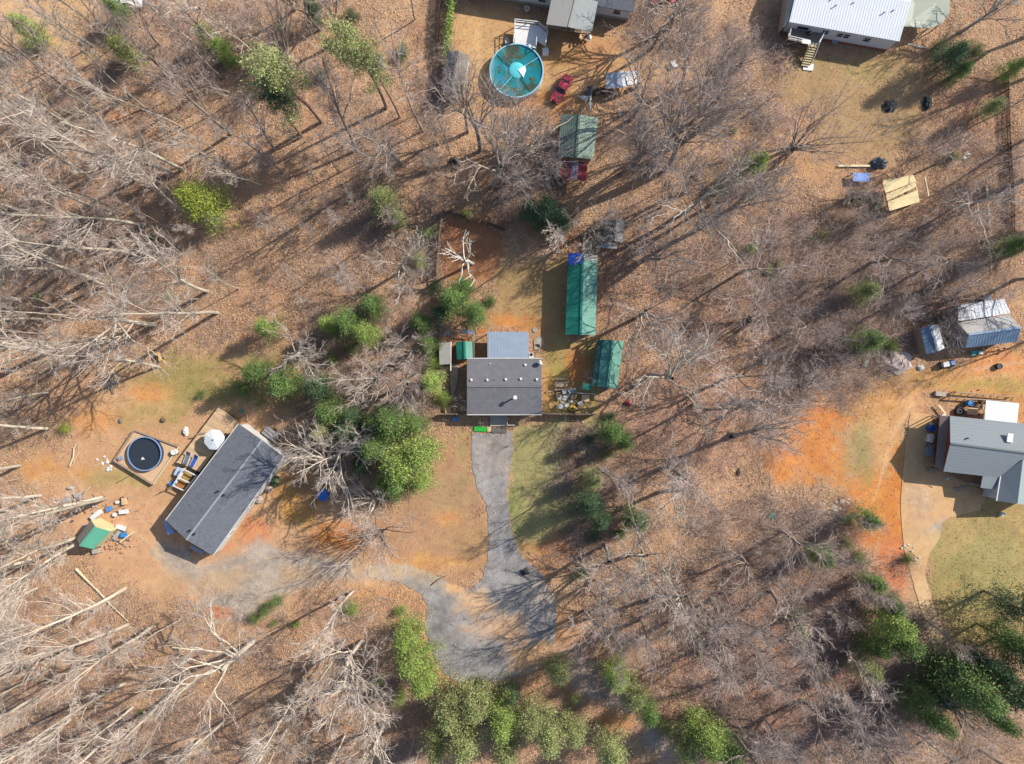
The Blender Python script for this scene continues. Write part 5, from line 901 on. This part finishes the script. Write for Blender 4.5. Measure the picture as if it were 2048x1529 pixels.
rocks('boulder_row', 'pale rocks tumbled down the bank beside an olive shrub', [(1660, 1012), (1685, 1020), (1678, 1045), (1690, 1065)], 34, .36, mat('rock_pale', 'cdbca4', .9, 2, .2, island=.3, bump=.4), 16, 'rocks', .7)
rocks('boulder_row', 'small pale rocks lining the dirt drive by a round green shrub', [(1808, 1085), (1825, 1105), (1835, 1130)], 14, .25, MATS['rock_pale'], 17, 'rocks', .4)
rocks('rock_pile', 'brown rock pile in shade between driveway lawn and evergreens', [(1160, 868), (1186, 862), (1175, 895), (1165, 925)], 46, .34, mat('rock_brown', 'a88c78', .9, 2, .2, island=.35, bump=.4), 18, 'rocks', 1.0)
rocks('brick_pile', 'pinkish brick rubble beside the top end of the long green building', [(1088, 494), (1100, 498), (1106, 508)], 26, .26, mat('brick_pink', 'c09080', .9, 2, .2, island=.3), 19, 'bricks', .5); rocks('brick_pile', 'tan brick rubble just above the blue tarp', [(1142, 498), (1156, 501)], 14, .22, mat('brick_tan', 'b89070', .9, 2, .2, island=.3), 20, 'bricks', .4)
rocks('pale_stones', 'pair of white stones on leaves east of the mossy garage', [(1239, 221), (1241, 229)], 3, .28, M_white, 21, 'stones', .1); rocks('pale_stones', 'scattered pale stones at the far edge of the leafy clearing', [(1480, 200), (1492, 208)], 10, .25, MATS['rock_pale'], 22, 'stones', .5)
box_thing('white_crate', 'white wooden crate beside a dark trunk east of the tarp carport', 'crate', 1348, 128, .6, .9, .5, 30, M_white)
# ---- pen, centre
board_fence('thin board fence along the west side of the earth pen', [(887, 422), (880, 480), (874, 552)], 1.7); board_fence('curved board fence closing the top of the earth pen', [(888, 424), (930, 436), (975, 450), (1010, 462)], 1.7, M_dwood)
# ---- left-hand house
root, b, W, Q = gable('slate_house', 'tilted rectangular house with slate shingle roof beside the wooden deck', 'house', [(477, 848), (331, 1041), (425.8, 1112), (567, 914.4)], [(524, 881), (373, 1080)], 3.1, 4.0, M_shl, M_shl, M_white, .12, course=.45, cap=mat('shingle_ridge', '9a9ca0', .9, 3, .1), tz=1)
for x, y in ((436.5, 983), (448, 990.5), (380.5, 1061), (389.5, 1068)): vent(root, P(x, y, 4.0), .15, .15, M_blk)
for i, t in enumerate((.2, .5, .8)): window(root, b[2], b[3], t, 1.1, 1.0, 2.1, (.8, -.55, 0))
lean('blue_awning', 'blue awning sheet at the west corner of the slate roofed house', 'awning', [(325.5, 1041), (331, 1042), (349, 1066), (336, 1070)], [2.2, 2.5, 2.5, 2.2], mat('awning_blue', '6f98d0', .5, 1, .08))
table('pale blue bench table in the dark shade south of the slate roofed house', 393, 1100, 1.9, .5, -28, M_corr, .5, name='bench_table'); barrel('grey pail beside the pale blue bench table', 376, 1105, .22, .4, M_gry, name='pail', cat='pail')
for i, (x, y) in enumerate(((549, 959), (546, 966), (515, 1000), (535, 978))): heap('wall_shrub', ['dark shrub against the east wall of the slate house, topmost', 'dark shrub just under the topmost wall shrub', 'white flowering lump low on the slate house wall', 'leafless lump midway along the slate house wall'][i], 'shrub', x + 2, y, .5, .5, .7, FOL['dark'] if i < 2 else M_twg, 30 + i, .3)
dk = thing('garden_deck', 'tan wooden deck wrapped around the west side of the slate roofed house', 'deck', P(420, 880)); DZ = .8
d0, d1, d2, d3 = P(436.6, 815, DZ), P(475, 841, DZ), P(399, 944, DZ), P(353, 925, DZ); n_ = 60; mb = MB()
for i in range(n_):
    s0, s1 = (i + .03) / n_, (i + .97) / n_; mb.slab([d0.lerp(d3, s0), d0.lerp(d3, s1), d1.lerp(d2, s1), d1.lerp(d2, s0)], .07)
mb.build('deck_boards', M_deck, dk, kind='stuff'); MB().bar(d0 - z * .3, d3 - z * .3, .08, .5).build('side_board', M_dwood, dk); MB().bar(d3 - z * .3, d2 - z * .3, .08, .5).build('side_board', M_dwood, dk); MB().bar(d0 - z * .3, d1 - z * .3, .08, .5).build('side_board', M_dwood, dk)
for s_ in (0, .33, .66, 1): q = d0.lerp(d3, s_); MB().bar((q.x, q.y, -.02), q, .14).build('post', M_wood, dk)
p = P(427, 880, 2.9); um = thing('patio_umbrella', 'open white octagonal patio umbrella on the tan wooden deck', 'umbrella', (p.x, p.y, DZ)); MB().cyl((p.x, p.y), .04, DZ, 3.1, 8).build('pole', M_gry, um); R8 = 1.42
for i in range(8):
    a, b_ = [2 * math.pi * (i + s_) / 8 + .3 for s_ in (.01, .99)]; e1 = Vector((p.x + R8 * math.cos(a), p.y + R8 * math.sin(a), 2.62)); e2 = Vector((p.x + R8 * math.cos(b_), p.y + R8 * math.sin(b_), 2.62)); t_ = Vector((p.x, p.y, 3.02)); MB().slab([e1, e2, t_], .02).build('canopy_panel', mat('umbrella_cloth', 'dfe3e4', .8, .8, .06), um)
MB().cyl((p.x, p.y), .09, 3.0, 3.1, 8).build('finial', M_blk, um)
def lounger(label, px, py, rot, m, z0=.8):
    p = P(px, py, z0 + .4); r = math.radians(rot); root = thing('lounger', label, 'lounger', (p.x, p.y, z0)); c, s = math.cos(r), math.sin(r); w_ = lambda x, y, zz: (p.x + x * c - y * s, p.y + x * s + y * c, zz)
    MB().box(w_(-.2, 0, z0 + .35), (1.3, .55, .08), r).build('cushion', m, root); MB().bar(w_(.45, 0, z0 + .38), w_(.95, 0, z0 + .75), .55, .08).build('backrest', m, root)
    for x in (-.7, .5):
        for y in (-.25, .25): MB().bar(w_(x, y, z0), w_(x, y, z0 + .33), .05).build('leg', M_white, root)
    for y in (-.3, .3): MB().bar(w_(-.85, y, z0 + .36), w_(.5, y, z0 + .36), .06).build('side_rail', M_white, root)
lounger('royal blue lounger on the tan deck below the umbrella', 388, 923, 62, mat('cushion_blue', '3a58a8', .8, 1, .08)); lounger('grey lounger with white frame beside the royal blue lounger', 374, 917, 70, mat('cushion_grey', '6e7080', .8, 1, .08))
plank('folded patio umbrella pole lying across the deck edge', (388, 870), (410, 866), .14, .12, 1.0, M_wood); 
box_thing('cooler', 'white and blue cooler box on the white deck bench', 'cooler', 358, 945, 1.0, 1.1, .6, -25, mat('cooler_pale', 'b8c4dc', .5, 2, .15)); box_thing('storage_bin', 'bright blue bin below the white and blue cooler', 'bin', 344.5, 967, .8, .55, .5, 30, M_blu)
sw = thing('porch_swing', 'white framed swing seat with brown cushions by the slate house', 'swing', P(370, 960)); qa, qb, qc, qd = P(366, 938, 1.5), P(393, 952, 1.5), P(369, 982, 1.5), P(346, 972, 1.5)
for a_, b_ in ((qa, qb), (qb, qc), (qc, qd), (qd, qa), (qa.lerp(qd, .5), qb.lerp(qc, .5))): MB().bar(a_, b_, .12).build('frame_bar', M_white, sw)
for a_ in (qa, qb, qc, qd): MB().bar((a_.x, a_.y, 0), a_, .09).build('leg', M_white, sw)
MB().slab([P(369, 942, .7), P(386, 950, .7), P(374, 968, .7), P(357, 960, .7)], .15).build('cushion', mat('cushion_brown', 'a88a50', .9, 2, .25), sw); MB().slab([P(357, 963, .8), P(372, 970, .8), P(364, 983, .8), P(351, 974, .8)], .12).build('cushion', mat('cushion_rust', 'a8703c', .9, 2, .2), sw)
MB().bar(P(351, 966, 1.0), P(366, 944, 1.0), .35, .06).build('backrest', M_white, sw)
barrel('black kettle grill beside the white framed swing seat', 392, 948, .28, .8, M_blk, name='kettle_grill', cat='grill')
rail_fence('spindly dark tripod frame on grass below the blue bin', [(324, 984), (334, 980)], .9, M_dwood, name='tripod_frame', cat='frame', wd=.05)
ut = thing('utility_trailer', 'dark grey flat trailer parked behind the slate roofed house', 'trailer', P(541, 869)); p = P(541, 869, .7); r = math.radians(-38)
MB().box((p.x, p.y, .55), (2.3, 1.3, .1), r).build('bed', mat('trailer_grey', '686c70', .7, 1, .1), ut)
for y in (-.45, 0, .45): MB().box((p.x - y * math.sin(r), p.y + y * math.cos(r), .65), (2.2, .34, .08), r).build('bed_board', M_tar, ut)
for y in (-.75, .75): q = (p.x - y * math.sin(r), p.y + y * math.cos(r)); MB().tube([(q[0], q[1], .3), (q[0] - .12 * y * math.sin(r), q[1] + .12 * y * math.cos(r), .3)], .3, 12).build('wheel', M_blk, ut)
# dark pool with timber surround
ps = thing('pool_surround', 'square timber edging with sandy fill around the dark pool', 'edging', P(290, 912)); c4 = [P(268.6, 861, .45), P(358, 894, .45), P(307, 969, .45), P(228, 921, .45)]
MB().slab([q - z * .12 for q in c4], .36).build('sand_fill', mat('sand', 'd6b28c', .95, 3, .12, bump=.4), ps)
for i in range(4): MB().bar(c4[i] + z * (0 if i in (1, 2) else -.05), c4[(i + 1) % 4] + z * .0, .16 if i != 1 else .12, .5 if i == 2 else .3).build('edge_timber', M_wood if i != 1 else M_lum, ps)
root, p = pool('smaller round pool with navy liner and dark water inside timber edging', 289, 908, 2.3, .95, .6, None, mat('rim_blue', '88a4c8', .3, 1, .1), mat('liner_navy', '2c3c5c', .4, 1, .1))
MB().cyl((p.x, p.y), 2.21, .55, .62, 40).build('water', mat('dark_water', '343a40', .06, .6, .08, spec=.6), root)
one('float', 'small white float drifting on the dark pool water', 'float', MB().slab([Vector((p.x - .62, p.y - .85, .7)), Vector((p.x - .1, p.y - .78, .7)), Vector((p.x - .42, p.y - .45, .7))], .07), M_white)
barrel('white pool filter drum at the corner of the timber edging', 347, 905, .4, .6, M_white, z=.3, name='filter_drum', cat='filter'); box_thing('pump_box', 'grey-blue pump at the west corner of the timber edging', 'pump', 240, 917, .5, .45, .4, 20, M_corr, z=.3); heap('black_bag', 'black bag on the timber corner above the white filter drum', 'bag', 350, 893, .4, .28, .35, M_blk, 6, .3)
log('thin dark stick in place of a pole shadow by the pool edging corner', [(235, 965), (252, 956), (266.5, 948)], .05, M_dwood, 'branch_or_shadow', .15)  # a pole's cast shadow, modelled as a dark stick along its line
log('forked bleached driftwood branch lying in the tan yard', [(140, 932), (147, 915), (148, 898), (153, 889)], .13, None, 'branch_or_shadow'); log('thin curved bleached stick beside the forked driftwood', [(146, 926), (156, 908), (157, 890)], .06, None, 'branch_or_shadow')
heap('garden_animal', 'white dog-sized ornament on the grass above the tan deck', 'ornament', 370, 862, .35, .6, .5, M_white, 7, .35); heap('tree_stump', 'brown stump beside the grass above the dark pool', 'stump', 325, 841, .4, .35, .35, M_dwood, 8, .15); heap('grey_stone', 'grey stone lying alone on the tan earth', 'stone', 240, 842, .2, .42, .3, mat('stone_grey', '6d7278', .9, 2, .2), 9, .15); heap('grey_stone', 'flat grey stone at the yard edge above the junk', 'stone', 138.8, 977, .5, .25, .3, M_gry, 10, .2)
rocks('twig_scraps', 'white ash and scraps scattered west of the timber edging', [(210, 915), (216, 940)], 12, .2, M_white, 24, 'scrap', .45)
# barn-shaped shed, lower left
root, b, W, Q = gable('garden_shed', 'shed with one green slope, one grey slope and a plywood end', 'shed', [(220.5, 1063.7), (187, 1099), (153.5, 1078), (181, 1040.7)], [(190.5, 1054.5), (160, 1092.5)], 2.2, 3.3, mat('roof_seagreen', '5ea88c', .6, .8, .06), mat('roof_moss', '8a8478', .9, 2, .2), M_ply, .06)
JK = [('white cooler chest above the plywood end of the shed', 'cooler', 'box', 191, 1031, 1.5, .6, .5, 40, M_white), ('blue crate in the junk above the plywood end', 'crate', 'box', 217, 1018.5, .7, .6, .4, 20, mat('crate_blue', '5f86c0', .6, 2, .15)),
      ('small white carton between blue crate and shed', 'carton', 'box', 229, 1030, .5, .4, .4, -20, M_white), ('white sofa cushion block farthest out from the shed', 'cushion', 'box', 246, 1024, 1.1, .55, .45, 5, M_white), ('white microwave box beside the black pan', 'box', 'box', 234, 1005, .4, .35, .35, 10, M_white),
      ('cream chair seat in the junk, topmost piece', 'seat', 'box', 247, 1003, .5, .9, .5, 5, M_deck), ('white table sheet beside the shed eave', 'box', 'box', 241, 1056, 1.3, .5, .5, -18, M_white), ('blue tub among boards below the white table sheet', 'tub', 'box', 246, 1071, .65, .55, .45, -10, M_blu),
      ('pale upended drawer beside the blue tub', 'drawer', 'box', 233, 1071, .5, 1.3, .4, -35, M_gry), ('white rock-like block south of the green slope', 'block', 'box', 191, 1103, .9, .6, .5, 10, M_conc), ('white box in the brush west of the junk', 'box', 'box', 156, 993, .8, .6, .5, -30, M_gry), ('pale blue box farthest west in the brush', 'box', 'box', 130.5, 1001, .6, .5, .4, 20, M_corr)]
for lb, ct_, _, x, y, wx, wy, h, r_, m_ in JK: box_thing('discarded_' + {'drawer': 'tray', 'seat': 'chair_pad'}.get(ct_, ct_), lb, ct_, x, y, wx, wy, h, r_, m_, group='junk around the garden shed')
barrel('black pan on the earth at the top of the junk', 244, 998, .25, .25, M_blk, name='pan', cat='pan'); rocks('brick_pile', 'brown and pink brick scatter beside the green slope of the shed', [(205, 1086), (225, 1092), (240, 1078), (228, 1070)], 44, .24, mat('brick_mix', 'b48868', .9, 2, .2, island=.4), 25, 'bricks', .6)
plank('tan board running out from the brick scatter', (240, 1085), (268, 1064), .2, .1, .2); plank('dark board crossing the brick scatter', (236, 1090), (262, 1071), .12, .1, .15, M_dwood); plank('grey board lying west of the garden shed', (148, 1010), (152, 990), .25, .1, .3, M_gry)
log('straight fallen log lying alone below the garden shed, upper piece', [(152, 1138), (172, 1158), (191, 1178)], .2); log('straight fallen log, thin lower piece running into the woods', [(191, 1178), (222, 1210), (257, 1243)], .13); log('straight pale log pointing at the garden shed', [(60, 1155), (100, 1130), (137, 1108)], .11)
yb = thing('log_splitter', 'yellow log splitter on grass at the edge of the woods', 'machine', P(318, 714)); q = P(318, 714, .5); MB().box((q.x, q.y, .5), (.3, 1.2, .25), .3).build('beam', M_yel, yb); MB().box((q.x - .3, q.y, .45), (.5, .5, .5), .3).build('engine', M_blk, yb)
for x in (-.45, .35): MB().tube([(q.x + x, q.y - .2, .22), (q.x + x + .1, q.y - .2, .22)], .22, 10).build('wheel', M_blk, yb)
mr = thing('scrap_metal_pile', 'pile of grey scrap metal poles at the woodland edge', 'scrap', P(222, 768))
for i in range(26): q = P(222 + random.gauss(0, 9), 766 + random.gauss(0, 6), U(.1, .8)); d = Vector((U(-1, 1), U(-1, 1), U(-.15, .3))) * U(.5, 1.3); MB().bar(q, q + d, .07).build('metal_rod', M_corr if i % 2 else M_gry, mr)
barrel('large bright blue tub under the spreading bare tree', 645.4, 991.5, .8, .8, mat('tub_blue', '2f6cc0', .4, 1, .1), name='water_tub', cat='tub'); barrel('smaller blue barrel just above the large bright blue tub', 655, 961.5, .45, .9, mat('barrel_blue', '3a70b8', .4, 1, .1))
barrel('black pot on a stump beside grey trunks in the east woods', 1466, 872, .45, .7, M_blk, name='black_pot', cat='pot'); heap('teal_tarp', 'small teal tarp crumpled among twigs below the orange clay bank', 'tarp', 1545, 1032, .55, .4, .25, M_teal, 14, .3); barrel('white pail beside the blue tub tree', 624, 1014, .16, .2, M_white, name='pail', cat='pail')
log('dark rotten branch lying on the sandy wedge of road', [(862, 1170), (875, 1160), (892, 1152)], .09, M_dwood, 'branch_or_shadow'); log('short log on the driveway verge beside the bright evergreen', [(836, 1265), (842, 1259)], .16, M_dwood)
log('white wind-thrown branch crossing the mossy garage roof edge', [(1098, 268), (1116, 252), (1133, 245), (1146, 234)], .07, None, 'branch_or_shadow', 3.9)
heap('tire_pile', 'black tyre heap on ochre grass below the white house lawn', 'tyres', 1782, 211, .9, .8, .7, mat('tyre', '38383a', .8, 2, .2), 40, .25); heap('tire_pile', 'second dark heap in leaf shade beyond the black tyre heap', 'heap', 1856, 206, .6, 1.0, .6, MATS['tyre'], 41, .3)
heap('root_ball', 'small uprooted root ball on the leafy clearing beside the orange clay', 'root ball', 1478, 945, .3, .5, .3, M_dwood, 42, .4); heap('root_ball', 'charred stump ring in the woods below the narrow grey shed', 'stump', 908, 322, .7, .5, .5, mat('charred', '4a443e', .9, 3, .3), 43, .35)
barrel('teal bucket lying behind the deck at the slate roofed house', 482, 822, .22, .3, M_teal, name='bucket', cat='bucket')
for x, y, h, k_ in ((924.8, 803, 2.6, 'shrub beside the west wall of the central house'), (966, 842, 1.2, 'pinkish shrub in front of the central house door'), (1179, 753, 2.4, 'brown shrub in front of the narrow green lean-to strip'), (842, 850, 2, 'low brush bush at the top of the front lawn'), (1150, 855, 1.4, 'low bush under the junk yard fence')):
    ma, mb_, h0 = VAR['fuzzy'][0]; e = bpy.data.objects.new('bare_shrub', None); col.objects.link(e); e.location = P(x, y); e.scale = (h / h0 * 1.1,) * 3; e.rotation_euler = (0, 0, R() * 6)
    for nm, me in (('stems', ma), ('twigs', mb_)): o = bpy.data.objects.new(nm, me); col.objects.link(o); o.parent = e
    e['label'] = 'leafless ' + k_; e['category'] = 'shrub'

M_mix = [M_wood, M_gry, M_white, M_dwood, M_corr, M_rust, M_deck]
def clutter(name, label, px, py, rx, ry, n, sz, seed):
    g = random.Random(seed); c = P(px, py); root = thing(name, label, 'scrap', c)
    for i in range(n):
        q = Vector((c.x + g.gauss(0, rx), c.y + g.gauss(0, ry), 0)); a = g.uniform(0, 3.14); m = g.choice(M_mix); k = g.random()
        if k < .5: MB().bar(q + Vector((0, 0, .05)), q + Vector((math.cos(a), math.sin(a), g.uniform(0, .4))) * g.uniform(.4, 1.5) * sz + Vector((0, 0, .08)), .1 * sz, .04).build('board_piece', m, root)
        elif k < .8: MB().box((q.x, q.y, .12), (g.uniform(.15, .45) * sz, g.uniform(.15, .4) * sz, g.uniform(.1, .4)), a).build('box_piece', m, root)
        else: MB().blob((q.x, q.y, -.02), (.25 * sz, .18 * sz, .2), i, 7, 4, .35).build('bag_piece', m, root)
clutter('scrap_clutter', 'jumble of small boards and rags between brick scatter and garden shed', 226, 1080, 1.5, .9, 34, .8, 1)
clutter('scrap_clutter', 'thin scatter of boards and tins above the plywood end of the garden shed', 232, 1015, 1.1, .8, 18, .6, 2)
clutter('scrap_clutter', 'sticks and scrap in the brush northwest of the garden shed', 165, 1015, 1.6, 1.2, 26, .9, 3)
clutter('scrap_clutter', 'odds and ends under the edge of the junk yard fence', 1158, 819, 1.2, .3, 14, .6, 4)
clutter('scrap_clutter', 'garden odds and ends crowding the chairs in the junk yard', 1133, 797, 1.1, .8, 22, .6, 5)
clutter('scrap_clutter', 'dark clutter between the blue barrel and white carport roof', 1956, 817, .6, .9, 16, .6, 6)
clutter('scrap_clutter', 'things stacked along the brown side porch wall', 1863, 905, .35, 2.4, 20, .6, 7)
clutter('scrap_clutter', 'scrap heap debris around the dark trailer box', 1195, 187, 1.5, .5, 24, .8, 8)
clutter('scrap_clutter', 'bits left along the south wall of the grey house', 1968, 700, 2.0, .4, 20, .6, 9)
clutter('scrap_clutter', 'toys and pool gear beside the white filter drum', 343, 914, .5, .5, 10, .5, 10)

# ---------------------------------------------------------------- what sets each tree apart
LM = [(289, 908, 'dark pool'), (1033, 141, 'teal pool'), (450, 980, 'slate roofed house'), (187, 1070, 'garden shed'), (427, 880, 'white umbrella'), (1008, 773, 'central house'), (1163, 590, 'long green building'), (1215, 730, 'lower green shed'), (1230, 465, 'small grey shed'),
      (1156, 275, 'mossy garage'), (1123, 178, 'red saloon car'), (910, 150, 'narrow grey shed'), (1245, 160, 'tarp carport'), (1690, 40, 'white metal roof'), (1618, 110, 'long deck stair'), (1723, 355, 'pale blue tarp'), (1805, 385, 'plywood shelter'), (1865, 680, 'blue-grey shed'),
      (1975, 665, 'grey house'), (2000, 825, 'white carport'), (1850, 1000, 'concrete drive'), (1900, 1140, 'dry lawn'), (985, 1100, 'driveway'), (900, 1320, 'road bend'), (940, 490, 'earth pen'), (645, 991, 'blue tub'), (390, 400, 'yellow-green holly'), (1640, 850, 'orange clay bank'), (222, 768, 'scrap metal'),
      (1257, 807, 'red mower'), (250, 5, 'white car'), (2015, 300, 'dark fence'), (1050, 1145, 'black mower'), (470, 1170, 'gravel yard'), (205, 1170, 'fallen log'), (1170, 890, 'brown rock pile'), (1545, 1032, 'teal tarp'), (1876, 1300, 'end of the dirt drive'), (1487, 204, 'pale stones'), (1443, 373, 'lone dark shrub')]
ED = [(0, 764, 'west edge'), (2048, 764, 'east edge'), (1024, 0, 'top edge'), (1024, 1529, 'bottom edge'), (0, 0, 'northwest corner'), (2048, 0, 'northeast corner'), (0, 1529, 'southwest corner'), (2048, 1529, 'southeast corner')]
ORD = ['', 'second ', 'third ', 'fourth ', 'fifth ', 'sixth ', 'seventh ', 'eighth ', 'ninth ', 'tenth ', 'eleventh ', 'twelfth ', 'thirteenth ', 'fourteenth ', 'fifteenth ', 'sixteenth ', 'seventeenth ', 'eighteenth ']
bk = {}
for e, base, wd, noun in TREES:
    x, y = base.x / S + CX, CY - base.y / S; A_ = min(LM, key=lambda l: math.hypot(l[0] - x, l[1] - y)); dx, dy = x - A_[0], y - A_[1]; best = None
    for B_ in LM + ED:
        if B_ is A_: continue
        ex, ey = B_[0] - A_[0], B_[1] - A_[1]; L_ = math.hypot(ex, ey)
        if L_ < math.hypot(dx, dy) + 5: continue
        s_ = (dx * ex + dy * ey) / (L_ * (math.hypot(dx, dy) + 1e-6)) - L_ / 2500
        if best is None or s_ > best[0]: best = (s_, B_)
    bk.setdefault((wd, noun, A_[2], best[1][2] if best else 'middle'), []).append((math.hypot(dx, dy), e))
for (wd, noun, a_, b_), l in bk.items():
    l.sort(key=lambda q: q[0])
    for i, (_, e) in enumerate(l):
        lb = f'{ORD[i]}{wd} {noun} out from the {a_} toward the {b_}'
        if len(lb.split()) > 16: lb = lb.replace('out from the', 'from').replace('toward the', 'toward')
        e['label'] = lb
